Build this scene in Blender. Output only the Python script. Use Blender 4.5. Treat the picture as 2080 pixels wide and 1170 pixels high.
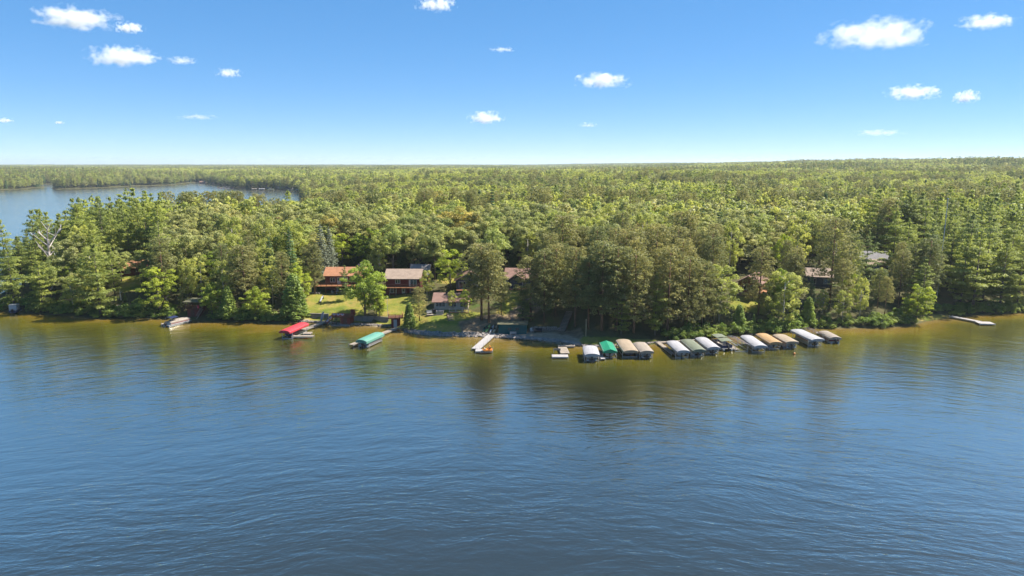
import bpy, math, random
import numpy as np
from mathutils import Vector, Matrix

for _o in list(bpy.data.objects):
    bpy.data.objects.remove(_o)
SC = bpy.context.scene
COL = SC.collection
R = math.radians
random.seed(7)

# ---------------------------------------------------------------- camera
CAM_H = 42.0
PITCH = R(10.38)
cam_data = bpy.data.cameras.new('camera')
cam_data.sensor_width = 36.0
cam_data.lens = 24.0
cam_data.clip_start = 0.5
cam_data.clip_end = 80000.0
cam = bpy.data.objects.new('camera', cam_data)
cam.location = (0, 0, CAM_H)
cam.rotation_euler = (R(90) - PITCH, 0, 0)
COL.objects.link(cam)
SC.camera = cam

# ---------------------------------------------------------------- sky, sun, exposure
SUN_EL, SUN_AZ = R(52), R(74)          # azimuth clockwise from +Y (the view direction)
world = bpy.data.worlds.new('World')
SC.world = world
world.use_nodes = True
wn = world.node_tree.nodes
wl = world.node_tree.links
sky = wn.new('ShaderNodeTexSky')
sky.sky_type = 'NISHITA'
sky.sun_disc = False
sky.sun_elevation = SUN_EL
sky.sun_rotation = SUN_AZ
sky.altitude = 2000
sky.air_density = 0.62
sky.dust_density = 0.0
sky.ozone_density = 7.0
bg = wn['Background']
bg.inputs['Strength'].default_value = 0.15
gam = wn.new('ShaderNodeGamma')
gam.inputs['Gamma'].default_value = 0.46
sat = wn.new('ShaderNodeHueSaturation')
sat.inputs['Saturation'].default_value = 1.66
sat.inputs['Hue'].default_value = 0.503
wl.new(sky.outputs[0], gam.inputs['Color'])
wl.new(gam.outputs[0], sat.inputs['Color'])
wl.new(sat.outputs[0], bg.inputs['Color'])

sun_data = bpy.data.lights.new('sun', 'SUN')
sun_data.energy = 3.8
sun_data.angle = R(0.55)
sun_data.color = (1.0, 0.945, 0.86)
sun = bpy.data.objects.new('sun', sun_data)
_sd = Vector((math.sin(SUN_AZ) * math.cos(SUN_EL), math.cos(SUN_AZ) * math.cos(SUN_EL), math.sin(SUN_EL)))
sun.rotation_euler = _sd.to_track_quat('Z', 'Y').to_euler()
sun.location = (200, 100, 300)
COL.objects.link(sun)

vs = SC.view_settings
vs.view_transform = 'Standard'
vs.look = 'None'
vs.exposure = 1.58
vs.gamma = 1.0
vs.use_curve_mapping = False

cy = SC.cycles
cy.max_bounces = 6
cy.diffuse_bounces = 3
cy.glossy_bounces = 3
cy.transmission_bounces = 3
cy.transparent_max_bounces = 8
cy.volume_bounces = 4
cy.caustics_reflective = False
cy.caustics_refractive = False
cy.use_adaptive_sampling = True
cy.adaptive_threshold = 0.015
cy.use_denoising = True
try:
    cy.denoiser = 'OPENIMAGEDENOISE'
    cy.denoising_prefilter = 'ACCURATE'
except Exception:
    pass
cy.volume_step_rate = 1.0
cy.volume_max_steps = 256

# ---------------------------------------------------------------- picture <-> place (used to decide where things stand)
FPX = 2080 * 24 / 36.0
CP, SP = math.cos(PITCH), math.sin(PITCH)


def ray(u, v):
    x, y = (u - 1040) / FPX, (585 - v) / FPX
    return np.array([x, CP + y * SP, y * CP - SP])


def G(u, v, z=0.0):
    d = ray(u, v)
    t = (z - CAM_H) / d[2]
    return np.array([d[0] * t, d[1] * t, z])


def to_px(x, y, z):
    """world point -> pixel of the 2080 x 1170 frame"""
    dy, dz = y, z - CAM_H
    zc = dy * CP - dz * SP
    yc = dy * SP + dz * CP
    return 1040 + FPX * x / zc, 585 - FPX * yc / zc


# ---------------------------------------------------------------- mesh and object helpers
class MB:
    """collects boxes, tubes, prisms; build() links them as one mesh object"""

    def __init__(self):
        self.v, self.f = [], []

    def add(self, vs_, fs_):
        o = len(self.v)
        self.v += [tuple(p) for p in vs_]
        self.f += [tuple(i + o for i in f) for f in fs_]
        return self

    def box(self, c, s, rz=0.0):
        ca, sa = math.cos(rz), math.sin(rz)
        pts = []
        for dx, dy, dz in ((-1, -1, -1), (1, -1, -1), (1, 1, -1), (-1, 1, -1), (-1, -1, 1), (1, -1, 1), (1, 1, 1), (-1, 1, 1)):
            x, y, z = dx * s[0] / 2, dy * s[1] / 2, dz * s[2] / 2
            pts.append((c[0] + x * ca - y * sa, c[1] + x * sa + y * ca, c[2] + z))
        return self.add(pts, [(0, 3, 2, 1), (4, 5, 6, 7), (0, 1, 5, 4), (1, 2, 6, 5), (2, 3, 7, 6), (3, 0, 4, 7)])

    def b2(self, x0, x1, y0, y1, z0, z1):
        return self.box(((x0 + x1) / 2, (y0 + y1) / 2, (z0 + z1) / 2), (x1 - x0, y1 - y0, z1 - z0))

    def tube(self, p0, p1, r0, r1=None, n=8):
        r1 = r0 if r1 is None else r1
        p0, p1 = Vector(p0), Vector(p1)
        d = (p1 - p0).normalized()
        a = d.orthogonal().normalized()
        b = d.cross(a)
        ring = [a * math.cos(2 * math.pi * i / n) + b * math.sin(2 * math.pi * i / n) for i in range(n)]
        vs_ = [p0 + r * r0 for r in ring] + [p1 + r * r1 for r in ring]
        fs_ = [(i, (i + 1) % n, n + (i + 1) % n, n + i) for i in range(n)]
        fs_ += [tuple(range(n))[::-1], tuple(range(n, 2 * n))]
        return self.add(vs_, fs_)

    def bar(self, p0, p1, w, h):
        """rectangular bar between two points, width w sideways, height h"""
        p0, p1 = Vector(p0), Vector(p1)
        d = (p1 - p0).normalized()
        s = d.cross(Vector((0, 0, 1)))
        s = s.normalized() if s.length > 1e-4 else Vector((1, 0, 0))
        t = s.cross(d).normalized()
        o = [s * a * w / 2 + t * b * h / 2 for a, b in ((-1, -1), (1, -1), (1, 1), (-1, 1))]
        return self.add([p0 + k for k in o] + [p1 + k for k in o],
                        [(0, 1, 2, 3), (7, 6, 5, 4), (0, 4, 5, 1), (1, 5, 6, 2), (2, 6, 7, 3), (3, 7, 4, 0)])

    def prism(self, poly, axis_vec):
        """closed polygon (3d points) pushed along a vector"""
        n = len(poly)
        a = Vector(axis_vec)
        p = [Vector(q) for q in poly]
        return self.add(p + [q + a for q in p],
                        [tuple(range(n))[::-1], tuple(range(n, 2 * n))] + [(i, (i + 1) % n, n + (i + 1) % n, n + i) for i in range(n)])

    def loft(self, rings, closed=True, caps=True):
        n = len(rings[0])
        vs_ = [p for r in rings for p in r]
        fs_ = []
        for k in range(len(rings) - 1):
            for i in range(n if closed else n - 1):
                j = (i + 1) % n
                fs_.append((k * n + i, k * n + j, (k + 1) * n + j, (k + 1) * n + i))
        if caps:
            fs_.append(tuple(range(n))[::-1])
            fs_.append(tuple((len(rings) - 1) * n + i for i in range(n)))
        return self.add(vs_, fs_)

    def mesh(self, name, mat=None, smooth=False):
        me = bpy.data.meshes.new(name)
        me.from_pydata(self.v, [], self.f)
        if mat is not None:
            me.materials.append(mat)
        import bmesh
        bm = bmesh.new()
        bm.from_mesh(me)
        bmesh.ops.recalc_face_normals(bm, faces=bm.faces)
        bm.to_mesh(me)
        bm.free()
        if smooth:
            for p in me.polygons:
                p.use_smooth = True
        me.update()
        return me

    def build(self, name, mat, parent=None, smooth=False, loc=None, rz=0.0):
        return link(name, self.mesh(name, mat, smooth), parent, loc, rz)


def link(name, data, parent=None, loc=None, rz=0.0):
    o = bpy.data.objects.new(name, data)
    COL.objects.link(o)
    if parent is not None:
        o.parent = parent
    if loc is not None:
        o.location = tuple(float(q) for q in loc)
    if rz:
        o.rotation_euler = (0, 0, rz)
    return o


def tag(o, label=None, cat=None, group=None, kind=None):
    if label:
        o['label'] = label
    if cat:
        o['category'] = cat
    if group:
        o['group'] = group
    if kind:
        o['kind'] = kind
    return o


def thing(name, label, cat, loc, rz=0.0, group=None):
    o = link(name, None, None, loc, rz)
    o.empty_display_size = 0.5
    return tag(o, label, cat, group)


# ---------------------------------------------------------------- materials
def newmat(name):
    m = bpy.data.materials.new(name)
    m.use_nodes = True
    nt = m.node_tree
    return m, nt, nt.nodes, nt.links, nt.nodes['Principled BSDF']


def surf(name, col, rough=0.7, var=0.12, scale=1.5, spec=0.3, metal=0.0, bump=0.0, stretch=(1, 1, 1), col2=None, streak=0.0):
    """painted or natural surface: colour with slow noise variation and optional fine relief"""
    m, nt, n, l, p = newmat(name)
    p.inputs['Roughness'].default_value = rough
    p.inputs['Metallic'].default_value = metal
    p.inputs['Specular IOR Level'].default_value = spec
    tc = n.new('ShaderNodeTexCoord')
    mp = n.new('ShaderNodeMapping')
    mp.inputs['Scale'].default_value = stretch
    l.new(tc.outputs['Object'], mp.inputs['Vector'])
    nz = n.new('ShaderNodeTexNoise')
    nz.inputs['Scale'].default_value = scale
    nz.inputs['Detail'].default_value = 6
    nz.inputs['Roughness'].default_value = 0.65
    l.new(mp.outputs[0], nz.inputs['Vector'])
    rp = n.new('ShaderNodeValToRGB')
    c = np.array(col)
    c2 = np.array(col2) if col2 is not None else c * (1 + var)
    rp.color_ramp.elements[0].position = 0.30
    rp.color_ramp.elements[1].position = 0.70
    rp.color_ramp.elements[0].color = (*np.clip(c * (1 - var), 0, 1), 1)
    rp.color_ramp.elements[1].color = (*np.clip(c2, 0, 1), 1)
    l.new(nz.outputs['Fac'], rp.inputs['Fac'])
    l.new(rp.outputs['Color'], p.inputs['Base Color'])
    if bump:
        b = n.new('ShaderNodeBump')
        b.inputs['Strength'].default_value = bump
        b.inputs['Distance'].default_value = 0.05
        l.new(nz.outputs['Fac'], b.inputs['Height'])
        l.new(b.outputs[0], p.inputs['Normal'])
    return m


def banded(name, col, axis, period, gap=0.12, dark=0.45, rough=0.75, var=0.15, spec=0.25):
    """boards, shingle courses or corrugation: colour noise with thin darker joints every `period` metres along an axis"""
    m = surf(name, col, rough, var, 0.9, spec)
    nt = m.node_tree
    n, l = nt.nodes, nt.links
    p = n['Principled BSDF']
    tc = n.new('ShaderNodeTexCoord')
    sx = n.new('ShaderNodeSeparateXYZ')
    l.new(tc.outputs['Object'], sx.inputs[0])
    d = n.new('ShaderNodeMath'); d.operation = 'DIVIDE'
    d.inputs[1].default_value = period
    l.new(sx.outputs[axis], d.inputs[0])
    fr = n.new('ShaderNodeMath'); fr.operation = 'FRACT'
    l.new(d.outputs[0], fr.inputs[0])
    lt = n.new('ShaderNodeMath'); lt.operation = 'LESS_THAN'
    lt.inputs[1].default_value = gap
    l.new(fr.outputs[0], lt.inputs[0])
    src = p.inputs['Base Color'].links[0].from_socket
    mx = n.new('ShaderNodeMix'); mx.data_type = 'RGBA'
    mx.inputs['B'].default_value = (*[q * dark for q in col], 1)
    l.new(lt.outputs[0], mx.inputs['Factor'])
    l.new(src, mx.inputs['A'])
    l.new(mx.outputs['Result'], p.inputs['Base Color'])
    b = n.new('ShaderNodeBump')
    b.inputs['Strength'].default_value = 0.5
    b.inputs['Distance'].default_value = 0.02
    b.invert = True
    l.new(lt.outputs[0], b.inputs['Height'])
    l.new(b.outputs[0], p.inputs['Normal'])
    return m
# ================================================================ land and lake
SHORE_PX = [(-30, 631), (0, 633), (60, 636), (120, 641), (200, 648), (260, 646), (300, 647), (330, 648), (380, 650), (420, 652), (500, 654),
            (560, 657), (600, 655), (640, 656), (665, 657), (690, 661), (745, 662), (800, 665), (822, 674), (850, 680), (900, 683), (950, 684),
            (1000, 686), (1050, 690), (1100, 694), (1150, 699), (1175, 704), (1205, 706), (1250, 705), (1300, 702), (1340, 698), (1400, 692),
            (1450, 687), (1500, 684), (1550, 680), (1600, 675), (1660, 668), (1720, 667), (1800, 666), (1850, 662), (1885, 652), (1930, 646),
            (1975, 641), (2020, 638), (2080, 636)]
FRONT = [tuple(G(u, v)[:2]) for u, v in SHORE_PX]
LAKE = np.array(
    [(-3500, -900), (-3500, 880), (-1500, 985), (-1000, 1060), (-806, 1075), (-795, 1120), (-830, 1230), (-960, 1390), (-900, 1420), (-800, 1200), (-770, 1150), (-738, 1113),
     (-700, 1190), (-690, 1270), (-655, 1330), (-690, 1500), (-660, 1500), (-625, 1400), (-560, 1310), (-478, 1165), (-440, 1120), (-385, 1085), (-340, 1062), (-312, 1000),
     (-230, 750), (-135, 480), (-92, 345), (-110, 326), (-150, 330), (-182, 325), (-197, 308), (-187, 280), (-175, 246), (-167, 219), (-162, 203)]
    + FRONT + [(175, 196), (260, 215), (600, 265), (3500, 320), (3500, -900)], dtype=float)


def sdist(x, y):
    """signed distance to the shoreline, positive on land"""
    x = np.asarray(x, float).ravel()
    y = np.asarray(y, float).ravel()
    best = np.full(x.shape, 1e18)
    ins = np.zeros(x.shape, bool)
    n = len(LAKE)
    for i in range(n):
        ax, ay = LAKE[i]
        bx, by = LAKE[(i + 1) % n]
        dx, dy = bx - ax, by - ay
        t = np.clip(((x - ax) * dx + (y - ay) * dy) / (dx * dx + dy * dy), 0, 1)
        best = np.minimum(best, (x - ax - t * dx) ** 2 + (y - ay - t * dy) ** 2)
        if abs(dy) > 1e-9:
            c = ((ay > y) != (by > y)) & (x < dx * (y - ay) / dy + ax)
            ins ^= c
    d = np.sqrt(best)
    return np.where(ins, -d, d)


def sstep(a, b, x):
    t = np.clip((np.asarray(x, float) - a) / (b - a), 0, 1)
    return t * t * (3 - 2 * t)


_wr = np.random.RandomState(5)
_WAVES = [(_wr.uniform(0, 6.28), _wr.uniform(0, 6.28), k) for k in (1, 1, 1.7, 1.7, 2.9, 2.9, 5.1, 5.1)]


def undul(x, y, L, seed=0.0):
    s = 0
    for a, ph, k in _WAVES:
        s = s + np.sin((x * math.cos(a + seed) + y * math.sin(a + seed)) * 6.283 * k / L + ph + seed * 3) / k ** 0.8
    return s / 4.2


def px_x(u, d=170.0):
    return (u - 1040) / FPX * d


def height(x, y):
    shp = np.shape(x)
    x = np.asarray(x, float).ravel()
    y = np.asarray(y, float).ravel()
    s = sdist(x, y)
    far = sstep(330, 800, np.hypot(x, y))
    cap = 11.0 + 1.6 * sstep(-20, -120, x) * (1 - far)
    base = cap * (1 - np.exp(-np.maximum(s, 0) / (28.0 + 60 * far)))
    # low bank behind the concrete walls
    wall = sstep(px_x(600, 176), px_x(616, 176), x) * (1 - sstep(px_x(783, 172), px_x(792, 172), x)) * (1 - far)
    hw = np.where(s < 3.6, 0.25 + 0.05 * s, 1.75 + (s - 3.6) * 0.235)
    hw = np.where(s > 22, np.maximum(base, 6.07), np.minimum(hw, 6.1))
    # flat beach below the slope
    bc = sstep(px_x(1010, 163), px_x(1030, 163), x) * (1 - sstep(px_x(1172, 158), px_x(1200, 158), x)) * (1 - far)
    hb = np.where(s < 9, 0.28 + 0.10 * s, 1.18 + (s - 9) * 0.36)
    hb = np.minimum(hb, np.maximum(base, 6.0))
    # strip of grass under the lifts on the right
    rc = sstep(px_x(1180, 158), px_x(1205, 158), x) * (1 - sstep(px_x(1620, 170), px_x(1680, 170), x)) * (1 - far)
    hr = np.where(s < 4, 0.2 + 0.12 * s, 0.68 + (s - 4) * 0.42)
    hr = np.minimum(hr, np.maximum(base, 6.0))
    h = base * (1 - wall) + hw * wall
    h = h * (1 - bc) + hb * bc
    h = h * (1 - rc) + hr * rc
    inland = sstep(45, 220, s)
    h = h + inland * (undul(x, y, 620.0) * 6.0 + undul(x, y, 240.0, 1.3) * 2.0)
    h = h + sstep(2, 12, s) * undul(x, y, 23.0, 2.1) * 0.35
    h = h + 25.0 * sstep(120, 1350, x) * sstep(420, 1500, y) * (1 - 0.5 * sstep(2200, 4500, y))
    h = h - 7.0 * sstep(850, 2600, y) * inland * (1 - 0.6 * sstep(200, 1200, x))
    h = h + 5.0 * sstep(3500, 8000, y) * undul(x, y, 5200.0, 0.4) - np.maximum(y - 1500, 0) ** 2 / 9.0e6
    h = np.where(s <= 0, np.maximum(s * 0.16, -4.0) - 0.05, h)
    return h.reshape(shp) if shp else float(h[0])


def P(u, v, lift=0.0):
    """where the sight line through a pixel meets the ground"""
    d = ray(u, v)
    t = np.concatenate([np.arange(100, 420, 0.25), np.arange(420, 4000, 2.0)])
    x, y, z = d[0] * t, d[1] * t, CAM_H + d[2] * t
    hit = np.argmax(z <= np.maximum(height(x, y), 0.0) + lift)
    return np.array([x[hit], y[hit], z[hit]])


# ---- ground masks: lawns and sand, as patches on the land itself
LAWNS_PX = [[(612, 650), (625, 597), (700, 590), (745, 600), (745, 655)],
            [(765, 658), (768, 605), (790, 600), (858, 600), (868, 640), (840, 668)],
            [(838, 678), (845, 640), (868, 630), (935, 628), (1010, 640), (1012, 678), (985, 684), (900, 681)],
            [(1005, 650), (1030, 590), (1075, 585), (1075, 610), (1060, 640), (1020, 655)],
            [(238, 595), (250, 562), (290, 560), (288, 590)],
            [(1480, 630), (1490, 595), (1530, 550), (1565, 555), (1580, 605), (1560, 640)],
            [(1165, 700), (1168, 690), (1250, 688), (1330, 690), (1335, 699), (1250, 704)],
            [(1780, 660), (1800, 655), (1890, 640), (1935, 638), (1925, 645), (1880, 652)],
            [(885, 572), (890, 560), (930, 560), (925, 580)],
            [(2060, 600), (2080, 590), (2090, 620), (2070, 622)]]
SAND_PX = [[(1000, 686), (1010, 674), (1060, 676), (1120, 676), (1165, 684), (1185, 694), (1165, 703), (1100, 694)],
           [(612, 656), (616, 648), (700, 655), (790, 660), (795, 666), (740, 663)]]
DIRT_PX = [[(935, 684), (930, 655), (985, 640), (1030, 648), (1010, 680)], [(1005, 672), (1010, 655), (1180, 660), (1190, 690), (1165, 690), (1120, 678)],
           [(1000, 650), (1080, 600), (1110, 620), (1060, 655)]]


def world_poly(px):
    return np.array([P(u, v)[:2] for u, v in px])


def in_poly(poly, x, y):
    ins = np.zeros(np.shape(x), bool)
    n = len(poly)
    for i in range(n):
        ax, ay = poly[i]
        bx, by = poly[(i + 1) % n]
        if abs(by - ay) > 1e-9:
            ins ^= ((ay > y) != (by > y)) & (x < (bx - ax) * (y - ay) / (by - ay) + ax)
    return ins


LAWNS = [world_poly(p) for p in LAWNS_PX]
SANDS = [world_poly(p) for p in SAND_PX]
DIRTS = [world_poly(p) for p in DIRT_PX]


def spread_axis(a, b, step, outer, grow=1.22, cap=14.0, keep=(-1150.0, 1600.0)):
    """fine steps between a and b, growing outward: held at `cap` as far as `keep`, then coarse to the outer limits"""
    mid = list(np.arange(a, b + step / 2, step))
    lo, hi, s = [], [], step
    q = a
    while q > outer[0]:
        s = min(s * grow, cap if q > keep[0] else 420)
        q -= s
        lo.append(max(q, outer[0]))
    s, q = step, b
    while q < outer[1]:
        s = min(s * grow, cap if q < keep[1] else 420)
        q += s
        hi.append(min(q, outer[1]))
    return np.array(lo[::-1] + mid + hi)


def grid_mesh(name, xs, ys, zf):
    X, Y = np.meshgrid(xs, ys)
    Z = zf(X, Y)
    nx, ny = len(xs), len(ys)
    co = np.stack([X, Y, Z], -1).reshape(-1, 3)
    i = np.arange(nx * ny).reshape(ny, nx)
    q = np.stack([i[:-1, :-1], i[:-1, 1:], i[1:, 1:], i[1:, :-1]], -1).reshape(-1, 4)
    me = bpy.data.meshes.new(name)
    me.vertices.add(len(co))
    me.vertices.foreach_set('co', co.ravel().astype(np.float32))
    me.loops.add(q.size)
    me.loops.foreach_set('vertex_index', q.ravel().astype(np.int32))
    me.polygons.add(len(q))
    me.polygons.foreach_set('loop_start', np.arange(0, q.size, 4).astype(np.int32))
    me.polygons.foreach_set('use_smooth', np.ones(len(q), bool))
    me.update()
    me.validate()
    return me, X.ravel(), Y.ravel()


def attr(me, name, val):
    a = me.attributes.new(name, 'FLOAT', 'POINT')
    a.data.foreach_set('value', np.asarray(val, np.float32))


gxs = spread_axis(-175, 175, 1.1, (-9500, 9500), keep=(-1150, 500))
gys = spread_axis(146, 262, 0.9, (-400, 15000), keep=(100, 1600))
gme, gx, gy = grid_mesh('ground', gxs, gys, height)


def soft(polys, x, y):
    o = np.zeros(x.shape)
    near = (np.abs(x) < 200) & (y > 140) & (y < 270)
    xi, yi = x[near], y[near]
    acc = np.zeros(xi.shape)
    offs = [(0, 0), (1.2, 0), (-1.2, 0), (0, 1.2), (0, -1.2)]
    for dx, dy in offs:
        m = np.zeros(xi.shape, bool)
        for p in polys:
            m |= in_poly(p, xi + dx, yi + dy)
        acc += m
    o[near] = acc / len(offs)
    return o


attr(gme, 'lawn', soft(LAWNS, gx, gy))
attr(gme, 'sand', soft(SANDS, gx, gy))
attr(gme, 'dirt', soft(DIRTS, gx, gy))


def ground_material():
    m, nt, n, l, p = newmat('ground')
    p.inputs['Roughness'].default_value = 0.95
    p.inputs['Specular IOR Level'].default_value = 0.1
    tc = n.new('ShaderNodeTexCoord')

    def noise(scale, detail=6):
        z = n.new('ShaderNodeTexNoise')
        z.inputs['Scale'].default_value = scale
        z.inputs['Detail'].default_value = detail
        l.new(tc.outputs['Object'], z.inputs['Vector'])
        return z.outputs['Fac']

    def ramp(fac, stops):
        r = n.new('ShaderNodeValToRGB')
        e = r.color_ramp.elements
        while len(e) < len(stops):
            e.new(0.5)
        for q, (pos, c) in zip(e, stops):
            q.position = pos
            q.color = (*c, 1)
        l.new(fac, r.inputs['Fac'])
        return r.outputs['Color']

    def mix(f, a, b):
        x = n.new('ShaderNodeMix')
        x.data_type = 'RGBA'
        l.new(f, x.inputs['Factor'])
        l.new(a, x.inputs['A'])
        l.new(b, x.inputs['B'])
        return x.outputs['Result']

    def at(name):
        a = n.new('ShaderNodeAttribute')
        a.attribute_name = name
        # break up the patch edge with noise
        ad = n.new('ShaderNodeMath'); ad.operation = 'ADD'
        l.new(a.outputs['Fac'], ad.inputs[0])
        nz = n.new('ShaderNodeMath'); nz.operation = 'MULTIPLY_ADD'
        l.new(noise(0.9, 4), nz.inputs[0])
        nz.inputs[1].default_value = 0.9
        nz.inputs[2].default_value = -0.45
        l.new(nz.outputs[0], ad.inputs[1])
        mr = n.new('ShaderNodeMapRange')
        mr.inputs['From Min'].default_value = 0.35
        mr.inputs['From Max'].default_value = 0.65
        l.new(ad.outputs[0], mr.inputs['Value'])
        return mr.outputs[0]

    floor = ramp(noise(0.35, 8), [(0.3, (0.045, 0.05, 0.018)), (0.5, (0.085, 0.075, 0.034)), (0.72, (0.06, 0.085, 0.02))])
    lawn = ramp(noise(0.28, 9), [(0.30, (0.105, 0.135, 0.022)), (0.48, (0.19, 0.185, 0.034)), (0.62, (0.26, 0.20, 0.055)), (0.78, (0.12, 0.15, 0.025))])
    sand = ramp(noise(1.1, 8), [(0.3, (0.22, 0.175, 0.12)), (0.7, (0.34, 0.28, 0.20))])
    dirt = ramp(noise(0.8, 8), [(0.3, (0.12, 0.09, 0.055)), (0.7, (0.22, 0.165, 0.105))])
    c = mix(at('lawn'), floor, lawn)
    c = mix(at('dirt'), c, dirt)
    c = mix(at('sand'), c, sand)
    l.new(c, p.inputs['Base Color'])
    b = n.new('ShaderNodeBump')
    b.inputs['Strength'].default_value = 0.6
    b.inputs['Distance'].default_value = 0.25
    l.new(noise(1.6, 8), b.inputs['Height'])
    l.new(b.outputs[0], p.inputs['Normal'])
    return m


gme.materials.append(ground_material())
tag(link('ground', gme), kind='structure')

# ---- water
wxs = spread_axis(-190, 190, 1.6, (-3500, 3500))
wys = spread_axis(55, 205, 1.2, (-900, 1750))
wme, wx, wy = grid_mesh('lake_water', wxs, wys, lambda x, y: np.zeros_like(x))
attr(wme, 'depth', np.where(wy > 300, 60.0, np.clip(-sdist(wx, wy), -5, 200)))
attr(wme, 'shelter', sstep(260, 420, wy))


def water_material():
    m, nt, n, l, p = newmat('lake_water')
    n.remove(p)
    out = n['Material Output']
    tc = n.new('ShaderNodeTexCoord')

    def mapped(scale, rot=0.0):
        mp = n.new('ShaderNodeMapping')
        mp.inputs['Scale'].default_value = scale
        mp.inputs['Rotation'].default_value = (0, 0, rot)
        l.new(tc.outputs['Object'], mp.inputs['Vector'])
        return mp.outputs[0]

    def noise(vec, scale, detail=3, rough=0.5, dist=0.0):
        z = n.new('ShaderNodeTexNoise')
        z.inputs['Scale'].default_value = scale
        z.inputs['Detail'].default_value = detail
        z.inputs['Roughness'].default_value = rough
        z.inputs['Distortion'].default_value = dist
        l.new(vec, z.inputs['Vector'])
        return z.outputs['Fac']

    def math_(op, a, b=None, c=None):
        q = n.new('ShaderNodeMath')
        q.operation = op
        for i, s in enumerate((a, b, c)):
            if s is None:
                continue
            if isinstance(s, (int, float)):
                q.inputs[i].default_value = s
            else:
                l.new(s, q.inputs[i])
        return q.outputs[0]

    # bed seen through shallow water: sand, then weed, then the deep
    a = n.new('ShaderNodeAttribute')
    a.attribute_name = 'depth'
    wob = math_('MULTIPLY_ADD', noise(mapped((1, 1, 1)), 0.055, 5, 0.6), 26.0, -13.0)
    dep = math_('ADD', a.outputs['Fac'], math_('MULTIPLY', wob, math_('MINIMUM', math_('MULTIPLY', math_('MAXIMUM', a.outputs['Fac'], 0.0), 0.12), 1.0)))
    mr = n.new('ShaderNodeMapRange')
    mr.inputs['From Min'].default_value = 0
    mr.inputs['From Max'].default_value = 60
    l.new(dep, mr.inputs['Value'])
    rp = n.new('ShaderNodeValToRGB')
    e = rp.color_ramp.elements
    for _ in range(5):
        e.new(0.5)
    stops = [(0.0, (0.20, 0.135, 0.045)), (0.05, (0.17, 0.115, 0.016)), (0.14, (0.098, 0.086, 0.006)), (0.28, (0.056, 0.058, 0.006)),
             (0.48, (0.028, 0.032, 0.009)), (0.72, (0.019, 0.022, 0.015)), (1.0, (0.015, 0.0175, 0.0145))]
    for q, (pos, c) in zip(e, stops):
        q.position = pos
        q.color = (*c, 1)
    l.new(mr.outputs[0], rp.inputs['Fac'])

    # ripples: crests fan out in wide arcs; short wavelets over a longer swell, gusts change their strength
    sp_ = n.new('ShaderNodeSeparateXYZ')
    l.new(tc.outputs['Object'], sp_.inputs[0])
    arc = math_('MULTIPLY_ADD', math_('MULTIPLY', sp_.outputs['X'], sp_.outputs['X']), 0.0026, sp_.outputs['Y'])
    bend = math_('MULTIPLY_ADD', noise(mapped((1, 1, 1)), 0.03, 2), 14.0, arc)
    cv = n.new('ShaderNodeCombineXYZ')
    l.new(sp_.outputs['X'], cv.inputs[0])
    l.new(bend, cv.inputs[1])

    def arcs(sx, sy, rot=0.0):
        mp = n.new('ShaderNodeMapping')
        mp.inputs['Scale'].default_value = (sx, sy, 1)
        mp.inputs['Rotation'].default_value = (0, 0, rot)
        l.new(cv.outputs[0], mp.inputs['Vector'])
        return mp.outputs[0]

    fine = noise(arcs(0.5, 1.0, R(5)), 1.5, 3, 0.55, 0.3)
    fine2 = noise(arcs(0.36, 1.0, R(-6)), 0.66, 3, 0.55, 0.4)
    swell = noise(arcs(0.30, 1.0, R(2)), 0.27, 2, 0.5, 0.4)
    gust = noise(mapped((0.5, 1.0, 1), R(12)), 0.018, 3, 0.5)
    gm = n.new('ShaderNodeMapRange')
    gm.inputs['From Min'].default_value = 0.36
    gm.inputs['From Max'].default_value = 0.64
    gm.inputs['To Min'].default_value = 0.62
    gm.inputs['To Max'].default_value = 1.25
    l.new(gust, gm.inputs['Value'])
    hgt = math_('ADD', math_('MULTIPLY', fine, 0.13), math_('ADD', math_('MULTIPLY', fine2, 0.36), math_('MULTIPLY', swell, 0.42)))
    hgt = math_('MULTIPLY', hgt, gm.outputs[0])
    ca = n.new('ShaderNodeAttribute')
    ca.attribute_name = 'shelter'
    hgt = math_('MULTIPLY', hgt, math_('MULTIPLY_ADD', ca.outputs['Fac'], -0.75, 1.0))
    b = n.new('ShaderNodeBump')
    b.inputs['Strength'].default_value = 1.0
    b.inputs['Distance'].default_value = 0.33
    l.new(hgt, b.inputs['Height'])

    df = n.new('ShaderNodeBsdfDiffuse')
    l.new(rp.outputs['Color'], df.inputs['Color'])
    gl = n.new('ShaderNodeBsdfGlossy')
    gl.inputs['Roughness'].default_value = 0.16
    l.new(b.outputs[0], gl.inputs['Normal'])
    gl.inputs['Color'].default_value = (1.0, 0.90, 0.75, 1)
    fr = n.new('ShaderNodeLayerWeight')
    fr.inputs['Blend'].default_value = 0.5
    l.new(b.outputs[0], fr.inputs['Normal'])
    fc = n.new('ShaderNodeFloatCurve')
    pts_ = [(0.0, 0.05), (0.30, 0.12), (0.45, 0.21), (0.53, 0.36), (0.61, 0.66), (0.68, 0.82), (0.80, 0.86), (1.0, 0.97)]
    cvp = fc.mapping.curves[0].points
    while len(cvp) < len(pts_):
        cvp.new(0.5, 0.5)
    for q, (a_, b_) in zip(cvp, pts_):
        q.location = (a_, b_)
    fc.mapping.update()
    l.new(fr.outputs['Facing'], fc.inputs['Value'])
    mx = n.new('ShaderNodeMixShader')
    sh_ = n.new('ShaderNodeMapRange')
    sh_.inputs['From Min'].default_value = 6
    sh_.inputs['From Max'].default_value = 42
    sh_.inputs['To Min'].default_value = 0.52
    sh_.inputs['To Max'].default_value = 1.0
    l.new(dep, sh_.inputs['Value'])
    l.new(math_('MULTIPLY', fc.outputs[0], sh_.outputs[0]), mx.inputs[0])
    l.new(df.outputs[0], mx.inputs[1])
    l.new(gl.outputs[0], mx.inputs[2])
    l.new(mx.outputs[0], out.inputs['Surface'])
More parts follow.
